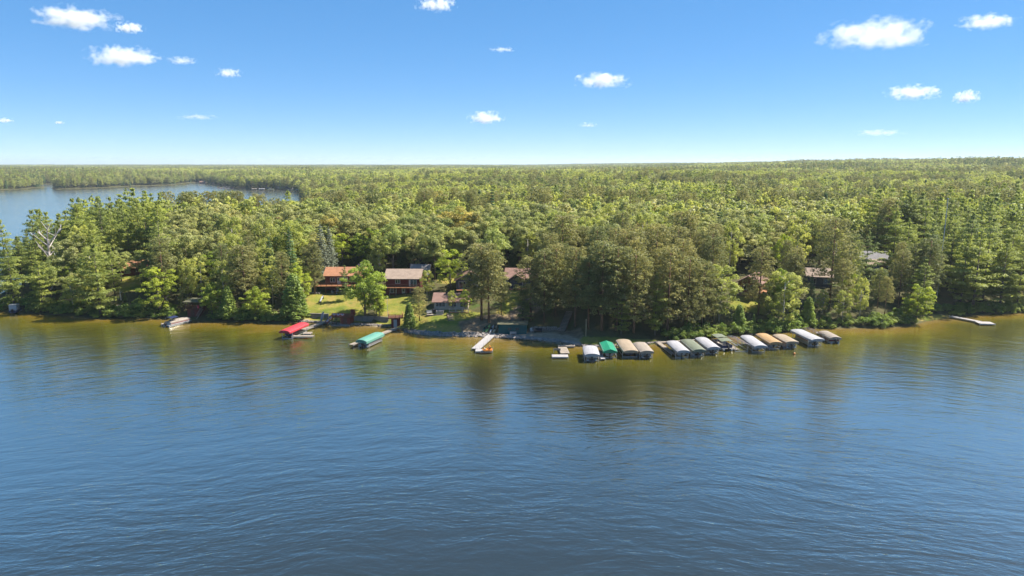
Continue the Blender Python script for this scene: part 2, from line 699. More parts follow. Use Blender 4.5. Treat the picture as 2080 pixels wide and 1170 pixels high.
    return m


wme.materials.append(water_material())
tag(link('lake_water', wme), kind='structure')
# ================================================================ trees
LK = 2.45


def leaf_material(name, cols, sat_var=0.5, trans=0.28, rough=0.55, spec=0.25):
    """foliage: colour drawn per tree (random) and per clump (attribute), diffuse with light passing through the leaves"""
    m, nt, n, l, p = newmat(name)
    out = n['Material Output']
    oi = n.new('ShaderNodeObjectInfo')
    at = n.new('ShaderNodeAttribute')
    at.attribute_name = 'tint'
    rp = n.new('ShaderNodeValToRGB')
    e = rp.color_ramp.elements
    while len(e) < len(cols):
        e.new(0.5)
    for i, c in enumerate(cols):
        e[i].position = i / (len(cols) - 1)
        e[i].color = (*[q * LK for q in c], 1)
    l.new(oi.outputs['Random'], rp.inputs['Fac'])
    hs = n.new('ShaderNodeHueSaturation')
    v = n.new('ShaderNodeMapRange')
    v.inputs['To Min'].default_value = 0.62
    v.inputs['To Max'].default_value = 1.42
    l.new(at.outputs['Fac'], v.inputs['Value'])
    l.new(v.outputs[0], hs.inputs['Value'])
    h = n.new('ShaderNodeMapRange')
    h.inputs['To Min'].default_value = 0.512
    h.inputs['To Max'].default_value = 0.486
    l.new(at.outputs['Fac'], h.inputs['Value'])
    l.new(h.outputs[0], hs.inputs['Hue'])
    l.new(rp.outputs['Color'], hs.inputs['Color'])
    p.inputs['Roughness'].default_value = rough
    p.inputs['Specular IOR Level'].default_value = spec
    l.new(hs.outputs[0], p.inputs['Base Color'])
    tr = n.new('ShaderNodeBsdfTranslucent')
    tb = n.new('ShaderNodeHueSaturation')
    tb.inputs['Saturation'].default_value = 1.12
    tb.inputs['Value'].default_value = 1.25
    l.new(hs.outputs[0], tb.inputs['Color'])
    l.new(tb.outputs[0], tr.inputs['Color'])
    mx = n.new('ShaderNodeMixShader')
    mx.inputs[0].default_value = trans + 0.15
    l.new(p.outputs[0], mx.inputs[1])
    l.new(tr.outputs[0], mx.inputs[2])
    l.new(mx.outputs[0], out.inputs['Surface'])
    return m


LEAF = {
    'oak': leaf_material('oak_leaves', [(0.105, 0.115, 0.040), (0.150, 0.150, 0.055), (0.125, 0.145, 0.040), (0.175, 0.165, 0.060)], spec=0.4),
    'maple': leaf_material('maple_leaves', [(0.095, 0.125, 0.024), (0.150, 0.170, 0.028), (0.120, 0.150, 0.030)], trans=0.34),
    'aspen': leaf_material('aspen_leaves', [(0.135, 0.150, 0.040), (0.185, 0.190, 0.050), (0.155, 0.165, 0.050)], trans=0.34),
    'white_pine': leaf_material('white_pine_needles', [(0.100, 0.117, 0.028), (0.135, 0.148, 0.034), (0.074, 0.092, 0.029)]),
    'red_pine': leaf_material('red_pine_needles', [(0.090, 0.092, 0.033), (0.125, 0.117, 0.042), (0.072, 0.082, 0.030)]),
    'spruce': leaf_material('spruce_needles', [(0.035, 0.060, 0.022), (0.055, 0.085, 0.030)], trans=0.15),
    'blue_spruce': leaf_material('blue_spruce_needles', [(0.085, 0.095, 0.065), (0.10, 0.11, 0.075)], trans=0.12),
    'cedar': leaf_material('cedar_sprays', [(0.085, 0.115, 0.028), (0.120, 0.150, 0.036)]),
    'autumn': leaf_material('yellowing_leaves', [(0.165, 0.145, 0.042), (0.185, 0.155, 0.045)], trans=0.3),
    'brown': leaf_material('withered_leaves', [(0.20, 0.135, 0.07), (0.25, 0.17, 0.09)], trans=0.2),
    'shrub': leaf_material('shrub_leaves', [(0.060, 0.090, 0.020), (0.110, 0.130, 0.030), (0.085, 0.120, 0.028)], trans=0.3),
}
BARK = {
    'grey': surf('grey_bark', (0.15, 0.125, 0.10), 0.9, 0.35, 3.0, 0.1, bump=0.6, stretch=(1, 1, 0.25)),
    'red': surf('red_pine_bark', (0.21, 0.125, 0.08), 0.9, 0.35, 3.0, 0.1, bump=0.6, stretch=(1, 1, 0.25)),
    'pale': surf('pale_bark', (0.46, 0.42, 0.36), 0.85, 0.3, 3.0, 0.1, bump=0.4, stretch=(1, 1, 0.3)),
    'dead': surf('bleached_wood', (0.50, 0.44, 0.40), 0.9, 0.25, 2.0, 0.1, bump=0.4, stretch=(1, 1, 0.25)),
}


class Foliage:
    def __init__(self, rng):
        self.rng = rng
        self.p, self.n, self.s, self.t, self.a = [], [], [], [], []

    def blob(self, c, r, n, size, up=0.25, jit=0.55, zmin=-0.55, tint=None, aspect=1.0):
        """leaves over a lumpy ellipsoid of radii r around c"""
        g = self.rng
        n = max(3, int(n))
        z = g.uniform(zmin, 1, n)
        a = g.uniform(0, 6.2832, n)
        q = np.sqrt(np.maximum(0, 1 - z * z))
        d = np.stack([q * np.cos(a), q * np.sin(a), z], -1)
        r = np.asarray(r, float) * np.ones(3)
        self.p.append(np.asarray(c) + d * r * g.uniform(0.55, 1.08, (n, 1)))
        nn = d + np.array([0, 0, up]) + g.normal(0, jit, (n, 3))
        self.n.append(nn / (np.linalg.norm(nn, axis=1, keepdims=True) + 1e-9))
        self.s.append(size * g.uniform(0.6, 1.35, n))
        t = g.uniform(0.25, 0.75) if tint is None else tint
        self.t.append(np.clip(t + g.normal(0, 0.13, n), 0, 1))
        self.a.append(np.full(n, aspect))
        return self

    def arrays(self):
        return (np.concatenate(self.p), np.concatenate(self.n), np.concatenate(self.s), np.concatenate(self.t), np.concatenate(self.a))


def leaf_mesh(name, arr, mat, rng):
    p, nn, s, t, asp = arr
    n = len(p)
    ref = np.where(np.abs(nn[:, 2:3]) < 0.9, np.array([[0, 0, 1.0]]), np.array([[1.0, 0, 0]]))
    a = np.cross(nn, ref)
    a /= np.linalg.norm(a, axis=1, keepdims=True)
    b = np.cross(nn, a)
    th = rng.uniform(0, 6.2832, (n, 1))
    u = a * np.cos(th) + b * np.sin(th)
    v = -a * np.sin(th) + b * np.cos(th)
    u *= (s * asp)[:, None] * 0.5
    v *= (s / asp)[:, None] * 0.5
    bend = nn * (s * 0.16)[:, None]
    k = rng.uniform(0.55, 1.0, (4, n, 1))
    # kite-shaped sprays, slightly cupped
    co = np.stack([p - u * 1.25 - bend, p - v * k[1] + bend * k[0], p + u * 1.25 * k[2] - bend, p + v * k[3] + bend], 1).reshape(-1, 3)
    me = bpy.data.meshes.new(name)
    me.vertices.add(4 * n)
    me.vertices.foreach_set('co', co.ravel().astype(np.float32))
    me.loops.add(4 * n)
    me.loops.foreach_set('vertex_index', np.arange(4 * n, dtype=np.int32))
    me.polygons.add(n)
    me.polygons.foreach_set('loop_start', np.arange(0, 4 * n, 4, dtype=np.int32))
    me.update()
    attr(me, 'tint', np.repeat(t, 4))
    me.materials.append(mat)
    return me


# every generator returns (foliage arrays, trunk MB or None, total height) for a tree standing at the origin; k = fineness of the leaves
def gen_round(rng, H, k=1.0, spread=0.33, base=0.28, nclump=46, csize=0.30, leaf=0.40, top=1.0):
    f = Foliage(rng)
    mb = MB()
    Rr = H * spread
    zc, rz = H * (base + 1) / 2, H * (1 - base) / 2
    mb.tube((0, 0, -0.5), (0, 0, H * 0.45), 0.018 * H, 0.011 * H, 7)
    # big lobes give the outline its bumps, spread over the whole crown
    lobes = []
    nl = 13
    for i in range(nl):
        z = -0.85 + 1.6 * (i + 0.5) / nl + rng.uniform(-0.12, 0.12)
        a = i * 2.39996 + rng.uniform(-0.4, 0.4)
        q = math.sqrt(max(0.05, 1 - z * z)) * rng.uniform(0.42, 0.72)
        lobes.append((np.array([q * math.cos(a) * Rr, q * math.sin(a) * Rr, zc + z * rz * 0.72]), Rr * rng.uniform(0.36, 0.56)))
    lobes.append((np.array([rng.uniform(-.1, .1) * Rr, rng.uniform(-.1, .1) * Rr, zc + rz * 0.62]), Rr * 0.45))
    lobes.append((np.array([0, 0, zc]), Rr * 0.55))
    for c, r in lobes:
        mb.tube((0, 0, max(0.3, c[2] - H * rng.uniform(0.12, 0.25))), tuple(c), 0.007 * H, 0.003 * H, 5)
    per = max(4, int(nclump * 1.7 / len(lobes)))
    ls = leaf / math.sqrt(k)
    for c, r in lobes:
        lt = rng.uniform(0.28, 0.68)
        for j in range(per):
            z = rng.uniform(-0.5, 1.0)
            a = rng.uniform(0, 6.283)
            q = math.sqrt(max(0, 1 - z * z))
            d = np.array([q * math.cos(a), q * math.sin(a), z * 0.9])
            cr = r * csize * rng.uniform(1.0, 1.6)
            cc = c + d * r * rng.uniform(0.7, 1.0)
            f.blob(cc, (cr, cr, cr * 0.72), 9.5 * k * cr * cr / (leaf * leaf) * 1.1, ls, 0.35, 0.5, -0.5, np.clip(lt + rng.normal(0, 0.16), 0.05, 0.95))
    return f.arrays(), mb, H


def gen_aspen(rng, H, k=1.0, spread=0.19, base=0.25):
    f = Foliage(rng)
    mb = MB()
    mb.tube((0, 0, -0.5), (rng.uniform(-.3, .3), rng.uniform(-.3, .3), H * 0.8), 0.011 * H, 0.004 * H, 6)
    n = 62
    for i in range(n):
        t = (i + rng.uniform(0, 1)) / n
        z = H * (base + (0.95 - base) * t)
        rr = H * spread * (math.sin(math.pi * min(1, 0.18 + 0.70 * t)) ** 0.8)
        a = rng.uniform(0, 6.283)
        q = rr * math.sqrt(rng.uniform(0.15, 1))
        cr = H * rng.uniform(0.038, 0.062)
        f.blob((q * math.cos(a), q * math.sin(a), z), (cr, cr, cr * 1.05), 62 * k, 0.36 / math.sqrt(k), 0.25, 0.65, -0.7)
        if i % 4 == 0:
            mb.tube((0, 0, z - H * 0.08), (q * math.cos(a), q * math.sin(a), z), 0.003 * H, 0.0015 * H, 4)
    return f.arrays(), mb, H


def gen_white_pine(rng, H, k=1.0, spread=0.24, base=0.16):
    f = Foliage(rng)
    mb = MB()
    mb.tube((0, 0, -0.5), (0, 0, H * 0.97), 0.015 * H, 0.002 * H, 7)
    z = H * base
    side_ = rng.uniform(0, 6.283)
    while z < H * 0.985:
        t = (z / H - base) / (1 - base)
        L0 = H * spread * (1 - t ** 2.0) * (0.75 + 0.25 * math.sin(t * 9 + rng.uniform(0, 6))) + 0.35
        if t < 0.18:
            L0 *= 0.75
        nb = rng.randint(4, 6)
        a0 = rng.uniform(0, 6.283)
        for b in range(nb):
            a = a0 + b * 6.283 / nb + rng.uniform(-0.35, 0.35)
            L = L0 * rng.uniform(0.5, 1.25) * (1 + 0.3 * math.cos(a - side_))
            rise = L * rng.uniform(0.02, 0.22) + 0.6 * t
            dx, dy = math.cos(a), math.sin(a)
            if L > 1.0 and k >= 0.5:
                mb.tube((0, 0, z), (dx * L * 0.9, dy * L * 0.9, z + rise), 0.0035 * H * (1 - t * 0.6), 0.01, 4)
            tn = rng.uniform(0.3, 0.7)
            for q in ((0.95, 0.62, 0.32) if L > 2.2 else (0.9, 0.45)):
                w = min(L * 0.38, 1.5) * rng.uniform(0.8, 1.2)
                c = (dx * L * q + rng.uniform(-.2, .2), dy * L * q + rng.uniform(-.2, .2), z + rise * q * q + rng.uniform(0, 0.15))
                f.blob(c, (w, w, 0.46), 27 * k * max(0.35, w * w), 0.42 / math.sqrt(k), 0.9, 0.45, -0.5, np.clip(tn + rng.normal(0, 0.1), 0, 1), 1.25)
        z += H * rng.uniform(0.042, 0.095)
    f.blob((0, 0, H * 0.985), (0.35, 0.35, 0.7), 26 * k, 0.38 / math.sqrt(k), 0.5, 0.5)
    return f.arrays(), mb, H


def gen_red_pine(rng, H, k=1.0, spread=0.17, base=0.36):
    f = Foliage(rng)
    mb = MB()
    mb.tube((0, 0, -0.5), (rng.uniform(-.2, .2), rng.uniform(-.2, .2), H * 0.95), 0.013 * H, 0.004 * H, 7)
    n = 104
    for i in range(n):
        t = (i + rng.uniform(0, 1)) / n
        z = H * (base + (0.98 - base) * t)
        rr = H * spread * (0.35 + 0.65 * math.sin(math.pi * min(1.0, 0.25 + 0.70 * t))) * rng.uniform(0.55, 1.15)
        a = i * 2.39996 + rng.uniform(-.4, .4)
        dx, dy = math.cos(a), math.sin(a)
        if i % 3 == 0 and k >= 0.5:
            mb.tube((0, 0, z - 0.3), (dx * rr, dy * rr, z + 0.1), 0.0028 * H, 0.015, 4)
        tn = rng.uniform(0.2, 0.8)
        w = rng.uniform(0.55, 0.95) * H / 18
        f.blob((dx * rr, dy * rr, z), (w, w, w * 0.62), 30 * k, 0.37 / math.sqrt(k), 0.35, 0.75, -0.7, tn, 1.4)
        if rr > 1.6 and i % 2 == 0:
            f.blob((dx * rr * 0.55, dy * rr * 0.55, z + 0.1), (w * 0.85, w * 0.85, w * 0.5), 20 * k, 0.37 / math.sqrt(k), 0.35, 0.75, -0.7, tn, 1.4)
    # dead stubs below the crown
    for i in range(7):
        z = H * rng.uniform(0.18, base + 0.05)
        a = rng.uniform(0, 6.283)
        L = rng.uniform(0.5, 1.6)
        if k >= 0.5:
            mb.tube((0, 0, z), (math.cos(a) * L, math.sin(a) * L, z - 0.1), 0.03, 0.012, 4)
    return f.arrays(), mb, H


def gen_spruce(rng, H, k=1.0, spread=0.17, base=0.05):
    f = Foliage(rng)
    mb = MB()
    mb.tube((0, 0, -0.5), (0, 0, H * 0.98), 0.012 * H, 0.002 * H, 6)
    z = H * base
    while z < H * 0.97:
        t = (z / H - base) / (1 - base)
        L0 = H * spread * (1 - t) ** 0.85 + 0.18
        nb = rng.randint(6, 9)
        a0 = rng.uniform(0, 6.283)
        for b in range(nb):
            a = a0 + b * 6.283 / nb + rng.uniform(-.2, .2)
            L = L0 * rng.uniform(0.78, 1.15)
            for q in ((1.0, 0.66, 0.35) if L > 1.2 else (0.85, 0.4)):
                w = max(0.22, min(0.55, L * 0.3))
                f.blob((math.cos(a) * L * q, math.sin(a) * L * q, z - 0.22 * L * q), (w, w, 0.24), 11 * k * max(0.5, w / 0.45), 0.34 / math.sqrt(k), 0.6, 0.4, -0.5, None, 1.35)
        z += H * rng.uniform(0.034, 0.05)
    f.blob((0, 0, H * 0.98), (0.16, 0.16, 0.5), 16 * k, 0.3 / math.sqrt(k), 0.3)
    return f.arrays(), mb, H


def gen_cedar(rng, H, k=1.0, spread=0.20, base=0.06):
    f = Foliage(rng)
    mb = MB()
    mb.tube((0, 0, -0.4), (0, 0, H * 0.9), 0.014 * H, 0.003 * H, 6)
    n = 120
    for i in range(n):
        t = (i + rng.uniform(0, 1)) / n
        z = H * (base + (0.98 - base) * t)
        rr = H * spread * (1 - t) ** 0.75 * rng.uniform(0.6, 1.1) + 0.08
        a = i * 2.39996
        w = H * rng.uniform(0.035, 0.058)
        f.blob((math.cos(a) * rr, math.sin(a) * rr, z), (w, w, w * 1.1), 26 * k, 0.32 / math.sqrt(k), 0.2, 0.5, -0.7, None, 1.2)
    return f.arrays(), mb, H


def gen_shrub(rng, H, k=1.0):
    f = Foliage(rng)
    mb = MB()
    for i in range(4):
        a = i * 1.6 + rng.uniform(-.4, .4)
        mb.tube((0, 0, -0.3), (math.cos(a) * H * 0.3, math.sin(a) * H * 0.3, H * 0.6), 0.04, 0.02, 4)
    for i in range(22):
        a = rng.uniform(0, 6.283)
        q = H * 0.55 * math.sqrt(rng.uniform(0, 1))
        z = H * rng.uniform(0.1, 0.9) * (1 - 0.45 * q / (H * 0.55))
        cr = H * rng.uniform(0.13, 0.24)
        f.blob((q * math.cos(a), q * math.sin(a), z), (cr, cr, cr * 0.8), 42 * k, 0.26 * max(1, H / 2.5) / math.sqrt(k), 0.3, 0.55, -0.6)
    return f.arrays(), mb, H


SPECIES = {   # generator, nominal height, leaf material, bark, name, kind words, (variants near, variants mid)
    'oak': (lambda r, H, k: gen_round(r, H, k, r.uniform(0.33, 0.42), 0.16), 16, 'oak', 'grey', 'oak_tree', 6),
    'maple': (lambda r, H, k: gen_round(r, H, k, r.uniform(0.27, 0.34), 0.04, 54), 15, 'maple', 'grey', 'maple_tree', 4),
    'aspen': (lambda r, H, k: gen_aspen(r, H, k, r.uniform(0.19, 0.27), r.uniform(0.18, 0.32)), 16, 'aspen', 'pale', 'aspen_tree', 4),
    'white_pine': (lambda r, H, k: gen_white_pine(r, H, k, r.uniform(0.21, 0.28), r.uniform(0.08, 0.2)), 20, 'white_pine', 'grey', 'white_pine', 5),
    'red_pine': (lambda r, H, k: gen_red_pine(r, H, k, r.uniform(0.165, 0.215), r.uniform(0.16, 0.34)), 19, 'red_pine', 'red', 'red_pine', 5),
    'spruce': (lambda r, H, k: gen_spruce(r, H, k, r.uniform(0.14, 0.19)), 15, 'spruce', 'grey', 'spruce_tree', 2),
    'blue_spruce': (lambda r, H, k: gen_spruce(r, H, k, 0.17), 15, 'blue_spruce', 'grey', 'blue_spruce', 2),
    'cedar': (lambda r, H, k: gen_cedar(r, H, k, r.uniform(0.17, 0.22)), 8, 'cedar', 'grey', 'cedar_tree', 2),
    'autumn': (lambda r, H, k: gen_round(r, H, k, 0.34, 0.22), 16, 'autumn', 'grey', 'yellowing_oak', 1),
    'brown': (lambda r, H, k: gen_aspen(r, H, k * 0.45, 0.2, 0.3), 15, 'brown', 'grey', 'withered_tree', 1),
    'shrub': (lambda r, H, k: gen_shrub(r, H, k), 2.5, 'shrub', 'grey', 'shrub', 4),
}
CONIFER = {'white_pine', 'red_pine', 'spruce', 'blue_spruce', 'cedar'}
NEAR = {}
for si, (sp, (gen, H0, lm, bk, nm, nv)) in enumerate(SPECIES.items()):
    NEAR[sp] = []
    for i in range(nv):
        rg = np.random.RandomState(100 + si * 17 + i)
        arr, mb, h = gen(rg, H0, 1.45)
        ext = float(np.percentile(np.hypot(arr[0][:, 0], arr[0][:, 1]), 96))
        NEAR[sp].append((leaf_mesh('crown', arr, LEAF[lm], rg), mb.mesh('trunk', BARK[bk], True), H0, ext))


def place_tree(sp, x, y, H, label=None, group=None, var=None, rz=None, lean=0.0, wide=1.0):
    vs_ = NEAR[sp]
    crown, trunk, H0, ext = vs_[random.randrange(len(vs_)) if var is None else var % len(vs_)]
    s = H / H0
    o = thing(SPECIES[sp][4], label, 'shrub' if sp == 'shrub' else 'tree', (x, y, max(height(x, y), -0.1)), random.uniform(0, 6.283) if rz is None else rz, group)
    o.scale = (s * wide, s * wide, s)
    if lean:
        o.rotation_euler = (0, lean, o.rotation_euler[2])
    link('crown', crown, o)
    link('trunk', trunk, o)
    return o


# ---- clearings: where the photograph looks past the trees onto houses, lawns and beach
WINDOWS = [(628, 540, 722, 655, 597), (778, 545, 856, 664, 600), (866, 588, 950, 684, 630), (928, 563, 965, 598, 588), (1028, 543, 1070, 596, 583),
           (860, 635, 1035, 690, 640), (1000, 645, 1178, 705, 665), (1125, 625, 1163, 690, 640), (1494, 560, 1545, 628, 602), (1645, 548, 1672, 586, 580),
           (1746, 506, 1800, 546, 552), (372, 602, 414, 652, 643), (250, 566, 284, 592, 568), (20, 605, 52, 640, 630),
           (1160, 682, 1345, 720, 690), (90, 468, 122, 520, 588), (1898, 402, 1909, 500, 606), (612, 632, 830, 668, 645)]
WINDOWS = [(a_, b_, c_, d_, P((a_ + c_) / 2, w_)[1] + 1.5) for (a_, b_, c_, d_, w_) in WINDOWS]
BUILT = []     # (x, y, radius) footprints kept free of trees


def footprint(u, v, r):
    p = P(u, v)
    BUILT.append((p[0], p[1], r))
    return p


for u, v, r in ((690, 590, 11), (815, 597, 10), (915, 626, 8), (950, 590, 7), (1055, 580, 8), (1525, 600, 9), (1662, 578, 8), (1775, 548, 13), (395, 640, 4),
                (268, 556, 7), (690, 655, 5), (803, 662, 3.5), (1040, 672, 6), (1145, 655, 3)):
    q_ = footprint(u, v, r)
for dy in (5, 9):      # houses reach back from their fronts
    for b in list(BUILT[:8]):
        BUILT.append((b[0] * (1 + dy / b[1]), b[1] + dy, b[2] * 0.75))


def blocked(x, y, z, H, rad):
    for bx, by, br in BUILT:
        if (x - bx) ** 2 + (y - by) ** 2 < (br + rad * 0.35) ** 2:
            return True
    for p in LAWNS + SANDS:
        if in_poly(p, np.array([x]), np.array([y]))[0]:
            return True
    u, vb = to_px(x, y, z + H * 0.12)
    _, vt = to_px(x, y, z + H)
    ru = rad * 0.8 * FPX / y
    for u0, v0, u1, v1, dmax in WINDOWS:
        if y < dmax and u + ru > u0 and u - ru < u1 and vb > v0 + 4 and vt < v1 - 4:
            return True
    return False


# ---- trees placed one by one: (species, base pixel u, v, top pixel v, width factor, label)
HERO = [
    ('white_pine', 205, 642, 500, 1.25, 'broad layered white pine hanging over the water, dark shadow beneath it'),
    ('white_pine', 30, 628, 505, 1.1, 'layered white pine behind the white-topped boat by the picture edge'),
    ('white_pine', 88, 634, 520, 1.0, 'white pine with a dark bare trunk between two leaning pale trunks'),
    ('aspen', 150, 636, 560, 1.1, 'low pale green tree at the waterline beside the leaning pale trunks'),
    ('maple', 325, 640, 535, 1.1, 'rounded green tree on the bank above the moored pontoon boat'),
    ('maple', 432, 645, 570, 1.0, 'bright rounded tree touching the brown lookout on its inland side'),
    ('cedar', 465, 648, 585, 1.5, 'dark bushy tree at the waterline just past the brown lookout'),
    ('maple', 520, 650, 580, 1.2, 'wide dark green bushy tree leaning over the water before the cabin lawn'),
    ('cedar', 600, 648, 560, 1.6, 'fresh green tree at the corner of the orange-roofed cabin lawn'),
    ('red_pine', 628, 600, 500, 1.0, 'thin-trunked pine standing beside the orange-roofed cabin deck'),
    ('red_pine', 640, 598, 495, 0.9, 'slender pine with bare trunk nearest the orange-roofed cabin deck'),
    ('blue_spruce', 655, 560, 455, 1.1, 'grey blue spruce rising behind the orange-roofed cabin'),
    ('blue_spruce', 672, 556, 462, 1.0, 'second grey blue spruce over the orange cabin roof'),
    ('maple', 742, 648, 530, 1.15, 'large bright maple between the two red houses'),
    ('maple', 765, 650, 585, 0.9, 'small leafy tree at the foot of the large bright maple'),
    ('white_pine', 703, 612, 540, 0.6, 'thin sparse pine in front of the orange cabin roof'),
    ('red_pine', 852, 652, 583, 1.2, 'grey green pine before the dark red two-storey house'),
    ('aspen', 868, 605, 548, 1.1, 'pale leafy tree overlapping the dark red house roof'),
    ('cedar', 832, 668, 618, 1.5, 'dense green cedar beside the small red boathouse with the white door'),
    ('maple', 915, 590, 500, 1.25, 'broad airy green tree behind the beige cottage roof'),
    ('aspen', 918, 630, 590, 1.0, 'young tree in front of the beige cottage windows'),
    ('maple', 945, 632, 585, 0.9, 'dark young maple by the beige cottage terrace'),
    ('red_pine', 978, 650, 492, 1.35, 'tall open red pine over the grassy slope, the one beside the beige cottage'),
    ('red_pine', 993, 655, 505, 1.25, 'tall red pine with two bare lower trunk lengths above the kayaks'),
    ('red_pine', 1018, 640, 560, 1.0, 'smaller pine on the sunny slope above the teal boathouse'),
    ('red_pine', 1078, 652, 520, 1.2, 'tall olive pine directly behind the teal boathouse'),
    ('white_pine', 1062, 655, 585, 1.2, 'low spreading pine behind the teal boathouse roof'),
    ('red_pine', 1105, 655, 505, 1.2, 'tall olive pine just inland of the black bench on the beach'),
    ('red_pine', 1128, 642, 495, 1.2, 'tall olive pine at the top of the long wooden stairs'),
    ('red_pine', 1168, 665, 500, 1.1, 'pine with a grey trunk standing beside the long wooden stairs'),
    ('red_pine', 1195, 668, 520, 1.2, 'olive pine behind the lamp pole at the beach end'),
    ('red_pine', 1222, 672, 490, 1.2, 'tall pine above the white lift canopy next to the green one'),
    ('red_pine', 1252, 672, 498, 1.2, 'tall pine right above the bright green lift canopy'),
    ('white_pine', 1262, 680, 575, 1.1, 'bright layered small pine over the bright green lift canopy'),
    ('red_pine', 1287, 676, 510, 1.2, 'tall olive pine above the tan lift canopy'),
    ('white_pine', 1330, 682, 560, 0.9, 'bright green layered pine above the end of the cream canopy'),
    ('red_pine', 1355, 678, 500, 1.15, 'tall brownish olive pine over the first canopy of the long row'),
    ('red_pine', 1395, 676, 520, 1.15, 'olive pine above the dark green canopy of the long row'),
    ('red_pine', 1425, 672, 530, 1.1, 'olive pine above the third canopy of the long row'),
    ('aspen', 1460, 655, 535, 1.5, 'bright yellow green tree beside the brown gabled house'),
    ('red_pine', 1452, 660, 560, 0.7, 'thin pine stems before the bright yellow green tree'),
    ('red_pine', 1540, 640, 500, 1.2, 'open pine with a bare trunk before the brown gabled house'),
    ('aspen', 1590, 665, 550, 1.3, 'rounded pale birch-like tree above the tan canopies'),
    ('cedar', 1500, 672, 620, 1.5, 'bushy green tree at the foot of the path behind the bare lift frame'),
    ('spruce', 1645, 620, 555, 1.0, 'dark pointed spruce between the brown house and the big white canopy'),
    ('red_pine', 1685, 615, 440, 1.1, 'tall dark pine beside the small tan-roofed house'),
    ('cedar', 1640, 660, 605, 1.4, 'bushy bright tree behind the big white canopy'),
    ('aspen', 1710, 655, 590, 1.2, 'grey green tree beside the last tan boat cover'),
    ('white_pine', 1810, 560, 430, 1.0, 'dark layered pine beside the grey-roofed house'),
    ('white_pine', 1835, 575, 450, 1.1, 'dark layered pine second along from the grey-roofed house'),
    ('white_pine', 1755, 590, 470, 0.8, 'pine standing before the grey-roofed house'),
    ('maple', 1860, 655, 575, 1.2, 'yellow green willow-like tree drooping to the water near the lone dock'),
    ('white_pine', 1870, 640, 530, 1.1, 'bright layered pine over the yellow green tree near the lone dock'),
    ('white_pine', 1975, 632, 470, 1.2, 'tall layered pine behind the lone dock'),
    ('white_pine', 1950, 625, 480, 1.0, 'tall pine at the landward end of the lone dock'),
    ('white_pine', 2030, 628, 490, 1.2, 'tall bright pine near the picture edge beyond the lone dock'),
    ('white_pine', 2065, 625, 500, 1.1, 'last tall pine at the picture edge beyond the lone dock'),
    ('oak', 247, 572, 503, 1.0, 'dense oak shading the hidden cabin roof'),
    ('oak', 287, 574, 510, 1.0, 'dense oak at the sunny clearing below the hidden cabin'),
    ('maple', 772, 653, 615, 1.2, 'low bushy tree between the concrete wall and the large bright maple'),
    ('autumn', 940, 540, 420, 1.35, 'large yellowing oak, the only golden tree crown in the wood'),
    ('autumn', 893, 470, 388, 1.0, 'smaller golden tree further back in the wood'),
    ('spruce', 1000, 500, 378, 0.75, 'narrow dark spruce spire standing up from the pale wood'),
]
_lab = {}
TREES = []          # (x, y, crown radius) already standing
for sp, u, vb, vt, wide, lab in HERO:
    p = P(u, vb)
    d = p[1]
    # height from the pixel span at that distance
    zc_top = CAM_H
    for _ in range(1):
        r0 = ray(u, vt)
        zc_top = CAM_H + r0[2] * (d / r0[1])
    H = max(2.5, zc_top - p[2])
    o = place_tree(sp, p[0], p[1], H, lab, None, wide=min(wide, 1.6))
    TREES.append((p[0], p[1], 2.4))


def species_at(x, y, u, s, rng):
    f = undul(x * 0.6, y, 190.0, 3.3) * 1.15 + 0.6 * undul(x, y, 70.0, 4.4) + rng.uniform(-1, 1) * (0.33 if y < 420 else 0.2)
    q = rng.uniform()
    dist = math.hypot(x, y)
    if q > 0.993:
        return 'brown' if rng.uniform() < 0.6 else 'autumn'
    if q > 0.955:
        return 'spruce'
    if u < 330 and s < 70:
        return 'white_pine' if f > 0.0 else 'aspen' if f > -0.2 else 'oak' if f > -0.65 else 'maple'
    if u > 1760 and dist < 330:
        return 'white_pine' if f > 0.15 else 'red_pine' if f > -0.25 else 'aspen' if f > -0.5 else 'oak'
    if 1040 < u < 1460 and s < 38:
        return 'red_pine' if f > -0.45 else 'oak'
    if dist < 420:
        return 'oak' if f > 0.18 else 'aspen' if f > -0.08 else 'maple' if f > -0.25 else 'red_pine' if f > -0.6 else 'aspen' if f > -0.8 else 'white_pine'
    return 'aspen' if f > 0.05 else 'oak' if f > -0.25 else 'maple' if f > -0.45 else 'red_pine' if f > -0.8 else 'white_pine'


